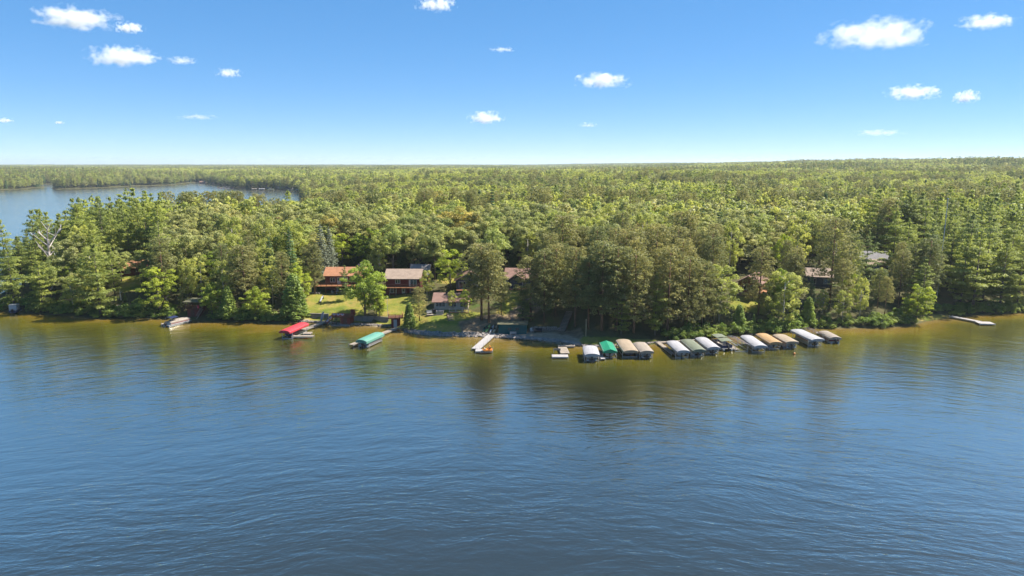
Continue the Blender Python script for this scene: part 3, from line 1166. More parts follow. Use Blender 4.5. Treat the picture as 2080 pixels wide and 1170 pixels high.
HT = {'oak': (11.5, 18), 'maple': (10, 16.5), 'aspen': (11, 18.5), 'white_pine': (13, 23), 'red_pine': (14, 21), 'spruce': (9, 18.5), 'blue_spruce': (12, 16),
      'cedar': (5, 9), 'autumn': (13, 16), 'brown': (10, 14)}
rngF = np.random.RandomState(11)
cand = []
step = 6.0
for yy in np.arange(165, 420, step):
    for xx in np.arange(-0.92 * yy - 20, 0.92 * yy + 20, step):
        cand.append((xx + rngF.uniform(-2.7, 2.7), yy + rngF.uniform(-2.7, 2.7)))
cand = np.array(cand)
cs = sdist(cand[:, 0], cand[:, 1])
ok = cs > 1.3
cand, cs = cand[ok], cs[ok]
cz = height(cand[:, 0], cand[:, 1])
WOOD = []
for (x, y), s, z in zip(cand, cs, cz):
    u, _ = to_px(x, y, z + 8)
    sp = species_at(x, y, u, s, rngF)
    lo, hi = HT[sp]
    H = rngF.uniform(lo, hi)
    if s < 5:
        H *= rngF.uniform(0.55, 0.9)
    if u < 700 and 215 < y < 340:
        H *= 1.04
    rad = 2.6 if sp in CONIFER else 3.6
    if any((x - tx) ** 2 + (y - ty) ** 2 < (tr + 1.4) ** 2 for tx, ty, tr in TREES if abs(tx - x) < 5):
        continue
    # keep clear of houses, lawns and of the views onto them: smaller trees where a big one would hide something
    for kf in (1.0, 0.75, 0.55, 0.4):
        if not blocked(x, y, z, H * kf, rad * kf):
            WOOD.append([x, y, z, sp, H * kf, s, u])
            break
    else:
        if s < 30 and not blocked(x, y, z, 3.0, 1.0):
            WOOD.append([x, y, z, 'cedar', rngF.uniform(2.2, 3.2), s, u])
# ---- which of them stand as single things: the ones that show largest, about 300 conifers and 300 broadleaved trees
MARKS = [(8, 'the white-topped boat'), (70, 'the leaning pale trunks'), (105, 'the bare bleached tree'), (205, 'the overhanging white pine'), (268, 'the hidden cabin clearing'),
         (355, 'the striped pontoon boat'), (395, 'the brown lookout'), (470, 'the dark bushy bank'), (540, 'the bank nearing the red canopy'), (597, 'the red lift canopy'),
         (680, 'the orange-roofed cabin'), (742, 'the large bright maple'), (815, 'the dark red house'), (905, 'the beige cottage'), (940, 'the golden oak'),
         (985, 'the leaning kayaks'), (1040, 'the teal boathouse'), (1092, 'the black beach bench'), (1150, 'the long wooden stairs'), (1200, 'the short white canopy'),
         (1240, 'the bright green canopy'), (1275, 'the tan canopy'), (1308, 'the cream canopy'), (1345, 'the narrow wooden dock'), (1380, 'the long row start'), (1415, 'the dark green canopy'),
         (1472, 'the two-piece olive top'), (1525, 'the brown gabled house'), (1563, 'the orange-tan canopy'), (1600, 'the flat tan canopy'), (1643, 'the big white canopy'), (1690, 'the last tan boat cover'),
         (1775, 'the grey-roofed house'), (1850, 'the drooping yellow tree'), (1905, 'the tall thin mast'), (1970, 'the lone dock'), (2060, 'the last tall pine')]
SORT = {'oak': 'rounded oak', 'maple': 'green maple', 'aspen': 'pale aspen', 'white_pine': 'layered white pine', 'red_pine': 'olive red pine', 'spruce': 'dark pointed spruce',
        'blue_spruce': 'grey blue spruce', 'cedar': 'small bushy cedar', 'autumn': 'yellowing tree', 'brown': 'withered brown tree'}
ORD = ['', 'second', 'third', 'fourth', 'fifth', 'sixth', 'seventh', 'eighth', 'ninth', 'tenth', 'eleventh', 'twelfth']


def visible_score(t):
    x, y, z, sp, H, s, u = t
    return H / math.hypot(x, y)


inview = [t for t in WOOD if -40 < t[6] < 2120]
inview.sort(key=lambda t: math.hypot(t[0], t[1]))
pick, nc, nb = [], 0, 0
for t in inview:
    if t[3] in CONIFER and nc < 262:
        nc += 1
        pick.append(t)
    elif t[3] not in CONIFER and nb < 285:
        nb += 1
        pick.append(t)
picked = set(id(t) for t in pick)


def row_words(s):
    return 'at the waterline' if s < 5 else 'on the bank' if s < 13 else 'in the front wood' if s < 28 else 'mid wood' if s < 52 else 'deep wood'


LAB = {}
for t in pick:
    x, y, z, sp, H, s, u = t
    k = min(range(len(MARKS)), key=lambda i: abs(MARKS[i][0] - u))
    size = 'tall' if H > 16.5 else 'low' if H < 11 else ''
    rel = 'inland of' if s > 6 else 'beside'
    LAB.setdefault((f"{size} {SORT[sp]} {row_words(s)}".strip(), rel, k), []).append(t)
for (a, rel, k), ts in LAB.items():
    ts.sort(key=lambda t: t[6])
    for i, t in enumerate(ts):
        lab = f"{a} {rel} {MARKS[k][1]}"
        if len(ts) > 1:
            lab = f"{ORD[i % 12] + ' ' if i else 'first '}{lab}"
        if len(lab.split()) > 16:
            lab = lab.replace(' in the front wood', ' near shore')
        x, y, z, sp, H, s, u = t
        place_tree(sp, x, y, H, lab, ('conifers' if sp in CONIFER else 'broadleaved trees') + ' of the lakeside wood', wide=rngF.uniform(0.85, 1.2))

# ---- shrubs along the waterline
rngS = np.random.RandomState(21)
shr, SH = [], {}
for (ax, ay), (bx, by) in zip(FRONT[:-1], FRONT[1:]):
    L = math.hypot(bx - ax, by - ay)
    for q in np.arange(0, L, 2.1):
        for row in (0, 1):
            t = q / L
            nx, ny = -(by - ay) / L, (bx - ax) / L
            off = rngS.uniform(0.7, 1.8) + row * 2.2
            x, y = ax + (bx - ax) * t + nx * off + rngS.uniform(-.5, .5), ay + (by - ay) * t + ny * off
            z = height(x, y)
            if z < 0.02:
                continue
            h = rngS.uniform(1.3, 3.3) + 0.6 * row
            u, v = to_px(x, y, z)
            if blocked(x, y, z, h, 1.2) or (600 < u < 800) or (1000 < u < 1340) or (838 < u < 1000):
                continue
            if row and rngS.uniform() < 0.35:
                continue
            shr.append((x, y, h, u, row))
for x, y, h, u, row in shr:
    k = min(range(len(MARKS)), key=lambda i: abs(MARKS[i][0] - u))
    SH.setdefault((k, row, h > 2.5), []).append((x, y, h, u))
for (k, row, big), ts in SH.items():
    ts.sort(key=lambda t: t[3])
    for i, (x, y, h, u) in enumerate(ts):
        lab = f"{'tall' if big else 'low'} green shrub {'just behind the waterline' if row else 'at the water edge'} by {MARKS[k][1]}"
        if len(ts) > 1:
            lab = ('first ' if i == 0 else ORD[i % 12] + ' ') + lab
        place_tree('shrub', x, y, h, lab, 'shrubs along the waterline', wide=rngS.uniform(0.9, 1.5))

# ---- the bare bleached tree and two leaning trunks
def bare_tree(u, v, H, label, lean):
    p = P(u, v)
    o = thing('bare_tree', label, 'tree', p)
    r = np.random.RandomState(int(u))
    mb = MB()
    top = np.array([lean, 0, H])
    mb.tube((0, 0, -0.3), tuple(top * 0.6), 0.34, 0.24, 7)
    mb.tube(tuple(top * 0.6), tuple(top), 0.24, 0.10, 6)
    mb.build('trunk', BARK['dead'], o)
    for i in range(11):
        t = 0.42 + 0.5 * i / 11
        a = i * 2.4 + r.uniform(-.4, .4)
        L = H * r.uniform(0.18, 0.34)
        p0 = top * t
        p1 = p0 + np.array([math.cos(a) * L * 0.75, math.sin(a) * L * 0.75, L * 0.75])
        b = MB().tube(tuple(p0), tuple(p1), 0.17, 0.09, 5)
        for j in range(3):
            q = p0 + (p1 - p0) * r.uniform(0.45, 0.95)
            b.tube(tuple(q), tuple(q + np.array([r.uniform(-1, 1), r.uniform(-1, 1), r.uniform(0.5, 1.4)]) * L * 0.4), 0.09, 0.05, 4)
        b.build('branch', BARK['dead'], o)
    return o


bare_tree(106, 586, 17.5, 'bare bleached dead tree with forked branches among the pines', 0.5)
bare_tree(1150, 540, 11.0, 'small bare dead tree top among the olive pines above the beach', -0.3)


def trunk_log(u, v, du, L, r, label, name='leaning_trunk'):
    p = P(u, v)
    o = thing(name, label, 'log', p)
    e = np.array([du, 1.0, L])
    b = MB()
    b.tube((0, 0, -0.3), tuple(e * 0.55), r, r * 0.8, 7).tube(tuple(e * 0.55), tuple(e + np.array([0.2, 0, 0])), r * 0.8, r * 0.4, 7)
    b.build('stem', BARK['pale'], o)
    b = MB().tube(tuple(e * 0.6), tuple(e * 0.6 + np.array([0.7, 0.3, 1.0])), r * 0.4, r * 0.15, 5)
    b.build('branch', BARK['pale'], o)


trunk_log(99, 626, -1.6, 3.4, 0.14, 'pale trunk leaning outward from the bank beneath the white pines')
trunk_log(75, 627, 0.8, 3.2, 0.12, 'upright pale trunk by the white-topped boat')
trunk_log(268, 634, 2.6, 1.6, 0.16, 'pale fallen trunk slanting down to the water past the overhanging pine')
trunk_log(344, 615, -2.0, 1.8, 0.13, 'pale broken trunk slanting on the bank above the striped pontoon boat')
trunk_log(246, 610, -0.8, 3.0, 0.12, 'thin pale leaning trunk below the hidden cabin clearing')

# ---- the rest of the wood: one mass of instances, tree by tree to 900 m, then wooded tiles
HOLD = bpy.data.collections.new('wood_sources')
src, src_of = [], {}
ii = 0
for si, sp in enumerate(['oak', 'maple', 'aspen', 'white_pine', 'red_pine', 'spruce', 'autumn', 'brown']):
    gen, H0, lm, bk, nm, nv = SPECIES[sp]
    src_of[sp] = []
    for i in range(min(3, nv)):
        rg = np.random.RandomState(900 + si * 11 + i)
        arr, mb, h = gen(rg, H0, 0.30)
        me = leaf_mesh('wood_tree', arr, LEAF[lm], rg)
        o = bpy.data.objects.new('wood_%03d' % ii, me)
        HOLD.objects.link(o)
        src_of[sp].append(ii)
        ii += 1
TILE0 = ii
TILE = 78.0
tile_mix = [('aspen', 'aspen', 'oak', 'aspen', 'maple', 'oak'), ('red_pine', 'white_pine', 'red_pine', 'red_pine', 'spruce', 'oak'), ('oak', 'aspen', 'maple', 'aspen', 'oak', 'oak', 'oak', 'red_pine')]
for ti in range(6):
    mixl = tile_mix[ti % 3]
    rg = np.random.RandomState(400 + ti)
    groups = {}
    for gxx in np.arange(-TILE / 2, TILE / 2, 7.1):
        for gyy in np.arange(-TILE / 2, TILE / 2, 7.1):
            sp = mixl[rg.randint(len(mixl))]
            H = rg.uniform(*HT[sp])
            f = Foliage(rg)
            x, y = gxx + rg.uniform(0, 5), gyy + rg.uniform(0, 5)
            tn = rg.uniform(0.1, 0.9)
            if sp in CONIFER:
                rr = H * 0.15
                for j in range(7):
                    t = j / 6
                    for b in range(3):
                        a = rg.uniform(0, 6.283)
                        q = rr * (1.05 - t * 0.85) * rg.uniform(0.5, 1.1)
                        f.blob((x + q * math.cos(a), y + q * math.sin(a), H * (0.3 + 0.68 * t)), (1.3, 1.3, 0.9), 6, 1.15, 0.3, 0.5, -0.4, np.clip(tn + rg.normal(0, 0.12), 0, 1))
            else:
                rr = H * rg.uniform(0.25, 0.34)
                for j in range(20):
                    zz = rg.uniform(-0.2, 1)
                    a = rg.uniform(0, 6.283)
                    q = rr * math.sqrt(1 - zz * zz) * 0.95
                    f.blob((x + q * math.cos(a), y + q * math.sin(a), H * 0.6 + zz * H * 0.32), (1.4, 1.4, 1.1), 7, 1.15, 0.3, 0.5, -0.4, np.clip(tn + rg.normal(0, 0.14), 0, 1))
            groups.setdefault(sp, []).append(f.arrays())
    mats, parts, midx = [], [], []
    for sp, gs in groups.items():
        cat_ = [np.concatenate([g_[i] for g_ in gs]) for i in range(5)]
        parts.append(cat_)
        midx += [len(mats)] * len(cat_[0])
        mats.append(LEAF[SPECIES[sp][2]])
    arr = [np.concatenate([q[i] for q in parts]) for i in range(5)]
    me = leaf_mesh('wood_tile', arr, mats[0], rg)
    for mm in mats[1:]:
        me.materials.append(mm)
    me.polygons.foreach_set('material_index', np.array(midx, np.int32))
    o = bpy.data.objects.new('wood_%03d' % (TILE0 + ti), me)
    HOLD.objects.link(o)

pts, idx, scl, rot = [], [], [], []
for t in WOOD:
    if id(t) in picked:
        continue
    x, y, z, sp, H, s, u = t
    sp = sp if sp in src_of else 'maple'
    pts.append((x, y, z)); idx.append(src_of[sp][rngF.randint(len(src_of[sp]))]); scl.append(H / SPECIES[sp][1]); rot.append(rngF.uniform(0, 6.283))
EDGE = 900.0
cand = []
st = 6.9
for yy in np.arange(415, EDGE + 10, st):
    for xx in np.arange(-0.95 * yy, 0.95 * yy, st):
        cand.append((xx + rngF.uniform(-2.6, 2.6), yy + rngF.uniform(-2.6, 2.6)))
cand = np.array(cand)
cs = sdist(cand[:, 0], cand[:, 1])
cand, cs = cand[cs > 3], cs[cs > 3]
cz = height(cand[:, 0], cand[:, 1])
cu, _ = to_px(cand[:, 0], cand[:, 1], cz + 10)
for (x, y), s, z, u in zip(cand, cs, cz, cu):
    sp = species_at(x, y, u, s, rngF)
    lo, hi = HT[sp]
    H = rngF.uniform(lo, hi)
    pts.append((x, y, z)); idx.append(src_of[sp][rngF.randint(len(src_of[sp]))]); scl.append(H / SPECIES[sp][1]); rot.append(rngF.uniform(0, 6.283))
# wooded shore of the far bay, tree by tree so that its edge reads
shore2 = []
for yy in np.arange(EDGE, 1560, 7.0):
    for xx in np.arange(-1350, -230, 7.0):
        shore2.append((xx + rngF.uniform(-2.6, 2.6), yy + rngF.uniform(-2.6, 2.6)))
shore2 = np.array(shore2)
cs = sdist(shore2[:, 0], shore2[:, 1])
m_ = (cs > 4.5) & (cs < 75)
cz = height(shore2[:, 0], shore2[:, 1])
for (x, y), z in zip(shore2[m_], cz[m_]):
    sp = ['red_pine', 'oak', 'white_pine', 'aspen', 'oak', 'spruce'][rngF.randint(6)]
    H = rngF.uniform(*HT[sp]) * 1.05
    pts.append((x, y, z)); idx.append(src_of[sp][rngF.randint(len(src_of[sp]))]); scl.append(H / SPECIES[sp][1]); rot.append(rngF.uniform(0, 6.283))
tl = []
for yy in np.arange(EDGE, 11000, TILE * 0.92):
    for xx in np.arange(-0.98 * yy, 0.98 * yy, TILE * 0.92):
        tl.append((xx, yy + 20))
tl = np.array(tl)
cs = sdist(tl[:, 0], tl[:, 1])
tl = tl[cs > 46]
cz = height(tl[:, 0], tl[:, 1])
dn = undul(tl[:, 0] * 0.4, tl[:, 1], 620.0, 2.2) + rngF.uniform(-0.22, 0.22, len(tl))
for (x, y), z, q in zip(tl, cz, dn):
    k = 1 if q < -0.25 else 0 if q > 0.15 else 2
    pts.append((x, y, z)); idx.append(TILE0 + k + 3 * rngF.randint(2)); scl.append(rngF.uniform(0.95, 1.12)); rot.append(1.5708 * rngF.randint(4))

fme = bpy.data.meshes.new('distant_forest')
fme.vertices.add(len(pts))
fme.vertices.foreach_set('co', np.array(pts, np.float32).ravel())
ai = fme.attributes.new('which', 'INT', 'POINT'); ai.data.foreach_set('value', np.array(idx, np.int32))
attr(fme, 'size', scl)
attr(fme, 'turn', rot)
fme.update()
forest = tag(link('distant_forest', fme), 'dense mixed wood of pale and dark green trees reaching to the horizon', 'forest', kind='stuff')
gn = bpy.data.node_groups.new('forest_instances', 'GeometryNodeTree')
gn.interface.new_socket('Geometry', in_out='INPUT', socket_type='NodeSocketGeometry')
gn.interface.new_socket('Geometry', in_out='OUTPUT', socket_type='NodeSocketGeometry')
gi, go = gn.nodes.new('NodeGroupInput'), gn.nodes.new('NodeGroupOutput')
ci = gn.nodes.new('GeometryNodeCollectionInfo')
ci.inputs['Collection'].default_value = HOLD
ci.inputs['Separate Children'].default_value = True
ip = gn.nodes.new('GeometryNodeInstanceOnPoints')
ip.inputs['Pick Instance'].default_value = True


def named(nm, ty):
    a = gn.nodes.new('GeometryNodeInputNamedAttribute')
    a.data_type = ty
    a.inputs['Name'].default_value = nm
    return a.outputs['Attribute']


cx = gn.nodes.new('ShaderNodeCombineXYZ')
gn.links.new(named('turn', 'FLOAT'), cx.inputs['Z'])
er = gn.nodes.new('FunctionNodeEulerToRotation')
gn.links.new(cx.outputs[0], er.inputs[0])
gn.links.new(gi.outputs[0], ip.inputs['Points'])
gn.links.new(ci.outputs[0], ip.inputs['Instance'])
gn.links.new(named('which', 'INT'), ip.inputs['Instance Index'])
gn.links.new(er.outputs[0], ip.inputs['Rotation'])
gn.links.new(named('size', 'FLOAT'), ip.inputs['Scale'])
gn.links.new(ip.outputs[0], go.inputs[0])
md = forest.modifiers.new('forest', 'NODES')
md.node_group = gn
print('WOOD single', len(pick), 'shrubs', len(shr), 'instances', len(pts))
# ================================================================ houses, boathouses, walls, stairs
M = {
    'red_siding': banded('dark_red_siding', (0.115, 0.028, 0.022), 'Z', 0.24, 0.14, 0.6),
    'log': banded('brown_log_wall', (0.13, 0.045, 0.03), 'Z', 0.28, 0.16, 0.55),
    'beige_siding': banded('beige_siding', (0.40, 0.34, 0.27), 'Z', 0.22, 0.12, 0.75),
    'grey_siding': banded('dark_grey_siding', (0.075, 0.08, 0.08), 'Z', 0.22, 0.12, 0.7),
    'blue_siding': banded('slate_blue_siding', (0.06, 0.07, 0.095), 'Z', 0.22, 0.12, 0.7),
    'brown_siding': banded('orange_brown_siding', (0.22, 0.105, 0.055), 'Z', 0.25, 0.12, 0.7),
    'tan_block': surf('tan_foundation', (0.26, 0.19, 0.13), 0.9, 0.2, 2.0, 0.1, bump=0.4),
    'teal_siding': banded('teal_siding', (0.012, 0.085, 0.082), 'X', 0.30, 0.12, 0.65),
    'shed_red': banded('barn_red_boards', (0.17, 0.04, 0.028), 'X', 0.25, 0.12, 0.6),
    'roof_orange': banded('orange_brown_shingles', (0.34, 0.16, 0.085), 'Z', 0.09, 0.22, 0.78, 0.9, 0.2),
    'roof_brown': banded('brown_shingles', (0.225, 0.135, 0.105), 'Z', 0.09, 0.22, 0.8, 0.9, 0.2),
    'roof_tan': banded('tan_shingles', (0.30, 0.225, 0.17), 'Z', 0.09, 0.22, 0.8, 0.9, 0.2),
    'roof_grey': banded('grey_shingles', (0.22, 0.205, 0.20), 'Z', 0.09, 0.22, 0.8, 0.9, 0.2),
    'roof_olive': surf('olive_roofing', (0.12, 0.115, 0.07), 0.85, 0.2, 1.5, 0.2),
    'deck': banded('stained_deck_boards', (0.32, 0.145, 0.065), 'X', 0.16, 0.1, 0.5),
    'deck_dark': surf('brown_deck_timber', (0.11, 0.05, 0.032), 0.8, 0.25, 2.0, 0.2, stretch=(1, 1, 0.3)),
    'white': surf('white_trim', (0.42, 0.41, 0.395), 0.6, 0.08, 1.0, 0.3),
    'stone': surf('field_stone', (0.22, 0.19, 0.165), 0.9, 0.4, 1.2, 0.15, bump=0.5, col2=(0.36, 0.31, 0.27)),
    'concrete': surf('weathered_concrete', (0.20, 0.175, 0.145), 0.9, 0.25, 0.8, 0.15, bump=0.4, col2=(0.27, 0.24, 0.20)),
    'wood_grey': banded('grey_dock_boards', (0.27, 0.225, 0.18), 'X', 0.19, 0.10, 0.55, 0.85, 0.22),
    'wood_grey_y': banded('grey_stair_boards', (0.27, 0.21, 0.16), 'Y', 0.19, 0.10, 0.55, 0.85, 0.22),
    'dock_white': banded('pale_dock_panels', (0.34, 0.315, 0.30), 'X', 0.30, 0.05, 0.7, 0.7, 0.1),
    'metal': surf('galvanised_metal', (0.42, 0.42, 0.43), 0.45, 0.12, 3.0, 0.5, metal=0.6),
    'black': surf('black_paint', (0.015, 0.015, 0.017), 0.5, 0.2, 2.0, 0.4),
    'red_cloth': surf('red_cloth', (0.42, 0.03, 0.05), 0.8, 0.12, 2.0, 0.2),
    'blue_cloth': surf('blue_cloth', (0.05, 0.07, 0.30), 0.8, 0.12, 2.0, 0.2),
    'orange_plastic': surf('orange_plastic', (0.62, 0.20, 0.03), 0.4, 0.1, 2.0, 0.5),
    'green_plastic': surf('lime_green_plastic', (0.16, 0.36, 0.10), 0.4, 0.1, 2.0, 0.5),
    'dark_green_plastic': surf('dark_green_plastic', (0.02, 0.10, 0.06), 0.4, 0.1, 2.0, 0.5),
    'cream_plastic': surf('cream_plastic', (0.46, 0.37, 0.24), 0.4, 0.1, 2.0, 0.5),
}


def glass_mat():
    m, nt, n, l, p = newmat('window_glass')
    p.inputs['Base Color'].default_value = (0.02, 0.025, 0.03, 1)
    p.inputs['Roughness'].default_value = 0.06
    p.inputs['Specular IOR Level'].default_value = 0.8
    return m


M['glass'] = glass_mat()


def window(par, x, z, w, h, y=0.0, name='window', mat='white', mull=0):
    """framed window on a wall whose outer face is at local y (facing -y): frame proud of the wall, panes set back in it"""
    t = 0.11
    b = MB()
    b.b2(x - w / 2 - t, x + w / 2 + t, y - 0.09, y + 0.02, z + h / 2, z + h / 2 + t)
    b.b2(x - w / 2 - t - 0.03, x + w / 2 + t + 0.03, y - 0.13, y + 0.02, z - h / 2 - t, z - h / 2)
    b.b2(x - w / 2 - t, x - w / 2, y - 0.09, y + 0.02, z - h / 2, z + h / 2)
    b.b2(x + w / 2, x + w / 2 + t, y - 0.09, y + 0.02, z - h / 2, z + h / 2)
    for i in range(mull):
        xm = x - w / 2 + (i + 1) * w / (mull + 1)
        b.b2(xm - 0.05, xm + 0.05, y - 0.08, y + 0.01, z - h / 2, z + h / 2)
    o = b.build(name, M[mat], par)
    n = mull + 1
    for i in range(n):
        xa = x - w / 2 + i * w / n + (0.05 if i else 0)
        xb = x - w / 2 + (i + 1) * w / n - (0.05 if i < n - 1 else 0)
        MB().b2(xa, xb, y - 0.035, y + 0.01, z - h / 2, z + h / 2).build('pane', M['glass'], o)
    return o


def door(par, x, w=0.9, h=2.0, y=0.0, z0=0.02, mat='white', lite=True):
    o = MB().b2(x - w / 2, x + w / 2, y - 0.07, y + 0.01, z0, z0 + h).build('door', M[mat], par)
    if lite:
        MB().b2(x - w * 0.3, x + w * 0.3, y - 0.085, y - 0.065, z0 + h * 0.5, z0 + h * 0.9).build('pane', M['glass'], o)
    MB().box((x + w * 0.38, y - 0.11, z0 + h * 0.47), (0.06, 0.09, 0.06)).build('handle', M['metal'], o)
    return o


def gable_body(W, D, H, rh, ridge='x', y0=0.0, x0=0.0, z0=0.0):
    b = MB()
    if ridge == 'x':
        poly = [(x0 - W / 2, y0, z0), (x0 - W / 2, y0 + D, z0), (x0 - W / 2, y0 + D, z0 + H), (x0 - W / 2, y0 + D / 2, z0 + H + rh), (x0 - W / 2, y0, z0 + H)]
        b.prism(poly, (W, 0, 0))
    else:
        poly = [(x0 - W / 2, y0, z0), (x0 + W / 2, y0, z0), (x0 + W / 2, y0, z0 + H), (x0, y0, z0 + H + rh), (x0 - W / 2, y0, z0 + H)]
        b.prism(poly, (0, D, 0))
    return b


def gable_roof(W, D, H, rh, ridge='x', y0=0.0, x0=0.0, z0=0.0, over=0.55, th=0.16):
    """two pitched slabs, lifted just clear of the wall tops"""
    b = MB()
    g = 0.03
    if ridge == 'x':
        run = D / 2
        k = rh / run
        e = over
        for s in (-1, 1):
            yc = y0 + D / 2
            ya, yb = yc, yc + s * (run + e)
            za, zb = z0 + H + rh + g, z0 + H + rh + g - k * (run + e)
            poly = [(x0 - W / 2 - e, ya, za), (x0 - W / 2 - e, yb, zb), (x0 - W / 2 - e, yb, zb + th), (x0 - W / 2 - e, ya, za + th)]
            b.prism(poly, (W + 2 * e, 0, 0))
    else:
        run = W / 2
        k = rh / run
        e = over
        for s in (-1, 1):
            xa, xb = x0, x0 + s * (run + e)
            za, zb = z0 + H + rh + g, z0 + H + rh + g - k * (run + e)
            poly = [(xa, y0 - e, za), (xb, y0 - e, zb), (xb, y0 - e, zb + th), (xa, y0 - e, za + th)]
            b.prism(poly, (0, D + 2 * e, 0))
    return b


def railing(par, pts, h=0.95, mat='deck_dark', name='railing', posts=1.6):
    """posts, top rail, lower rail and thin balusters along a polyline"""
    b = MB()
    for p0, p1 in zip(pts[:-1], pts[1:]):
        p0, p1 = Vector(p0), Vector(p1)
        L = (p1 - p0).length
        up = Vector((0, 0, 1))
        b.bar(p0 + up * h, p1 + up * h, 0.10, 0.07)
        b.bar(p0 + up * 0.14, p1 + up * 0.14, 0.06, 0.06)
        n = max(1, round(L / posts))
        for i in range(n + 1):
            q = p0 + (p1 - p0) * (i / n)
            b.box((q.x, q.y, q.z + h / 2 + 0.02), (0.10, 0.10, h + 0.02))
        m = max(1, int(L / 0.3))
        for i in range(1, m):
            q = p0 + (p1 - p0) * (i / m)
            b.box((q.x, q.y, q.z + h / 2 + 0.05), (0.035, 0.035, h - 0.12))
    return b.build(name, M[mat], par)


def stairs(name, label, p0, p1, width, mat='wood_grey_y', riser=0.2, rail=None):
    """treads from p0 (low) to p1 (high), each a part, between two stringers"""
    p0, p1 = np.array(p0, float), np.array(p1, float)
    d = p1 - p0
    n = max(3, int(round(d[2] / riser)))
    run = math.hypot(d[0], d[1])
    rz = math.atan2(d[1], d[0]) - math.pi / 2
    o = thing(name, label, 'stairs', p0, rz)
    tw = run / n
    tread = MB().box((0, 0, 0), (width, tw * 0.92, 0.09)).mesh('tread', M[mat])
    for i in range(n):
        link('tread', tread, o, (0, (i + 0.5) * tw, (i + 1) * d[2] / n - 0.05))
    for s in (-1, 1):
        MB().bar((s * (width / 2 + 0.05), 0, -0.1), (s * (width / 2 + 0.05), run, d[2] - 0.1), 0.08, 0.28).build('stringer', M['deck_dark'], o)
    if rail:
        for s in (-1, 1):
            railing(o, [(s * (width / 2 + 0.06), 0, 0.1), (s * (width / 2 + 0.06), run, d[2] + 0.1)], 0.9, rail)
    return o


# ---- cabin with the orange roof
p = P(688, 598)
c = thing('log_cabin', 'log cabin with orange shingle roof and wide wooden deck above the lawn', 'house', p, R(2))
gable_body(11.2, 8.0, 5.05, 1.75, 'x', 3.0, 1.2).build('wall', M['log'], c)
rf = gable_roof(11.2, 8.0, 5.05, 1.75, 'x', 3.0, 1.2).build('roof', M['roof_orange'], c)
MB().b2(4.2, 5.0, 8.0, 8.7, 6.0, 7.6).build('chimney', M['stone'], rf)
gable_body(4.5, 5.0, 5.4, 1.6, 'y', 10.0, 4.2).build('rear_wing', M['log'], c)
gable_roof(4.5, 5.0, 5.4, 1.6, 'y', 10.0, 4.2).build('wing_roof', M['roof_orange'], c)
MB().b2(-6.6, 4.6, -0.2, 2.98, 2.3, 2.46).build('deck', M['deck'], c)
for x in (-6.4, -3.7, -0.9, 1.8, 4.4):
    MB().b2(x - 0.1, x + 0.1, 0.0, 0.2, -0.6, 2.29).build('post', M['deck_dark'], c)
railing(c, [(-6.55, 2.9, 2.46), (-6.55, -0.12, 2.46), (4.55, -0.12, 2.46)])
window(c, -2.2, 3.75, 1.3, 1.1, 3.0, mull=1)
window(c, 1.1, 3.6, 1.9, 1.7, 3.0, mull=1)
window(c, 4.0, 3.75, 1.3, 1.1, 3.0)
door(c, -0.5, 0.9, 2.0, 3.0, 2.5)
window(c, 2.5, 1.2, 1.6, 1.2, 3.0, mull=1)
CABIN = c


def patio_chair(loc, rz, label):
    o = thing('patio_chair', label, 'chair', loc, rz, 'white chairs under the cabin deck')
    MB().b2(-0.27, 0.27, -0.25, 0.25, 0.38, 0.44).build('seat', M['white'], o)
    MB().b2(-0.27, 0.27, 0.22, 0.29, 0.44, 1.02).build('backrest', M['white'], o)
    for sx in (-0.24, 0.24):
        for sy in (-0.22, 0.22):
            MB().b2(sx - 0.03, sx + 0.03, sy - 0.03, sy + 0.03, 0, 0.38).build('leg', M['white'], o)
    for sx in (-0.29, 0.29):
        MB().b2(sx - 0.03, sx + 0.03, -0.24, 0.24, 0.60, 0.65).build('armrest', M['white'], o)


def on_local(o, x, y, z=None):
    ca, sa = math.cos(o.rotation_euler[2]), math.sin(o.rotation_euler[2])
    X, Y = o.location[0] + x * ca - y * sa, o.location[1] + x * sa + y * ca
    return (X, Y, height(X, Y) if z is None else o.location[2] + z)


patio_chair(on_local(c, -1.9, 0.7), R(70), 'white patio chair under the cabin deck at the table end toward the stone heap')
patio_chair(on_local(c, 0.5, 0.8), R(-80), 'white patio chair under the cabin deck at the table end toward the maple')
patio_chair(on_local(c, -0.7, 1.7), R(5), 'white patio chair behind the table under the cabin deck')
o = thing('patio_table', 'white patio table under the orange-roofed cabin deck', 'table', on_local(c, -0.7, 0.7))
MB().tube((0, 0, 0.70), (0, 0, 0.75), 0.62, 0.62, 16).build('tabletop', M['white'], o)
MB().tube((0, 0, 0.06), (0, 0, 0.70), 0.06, 0.06, 8).build('leg', M['white'], o)
MB().tube((0, 0, 0.0), (0, 0, 0.06), 0.3, 0.26, 10).build('base', M['white'], o)


def stone_mesh(seed, s=0.5):
    r = np.random.RandomState(seed)
    import bmesh
    bm = bmesh.new()
    bmesh.ops.create_icosphere(bm, subdivisions=1, radius=s / 2)
    for v in bm.verts:
        v.co *= r.uniform(0.75, 1.2)
        v.co.z *= 0.75
    me = bpy.data.meshes.new('stone')
    bm.to_mesh(me)
    bm.free()
    me.materials.append(M['stone'])
    return me


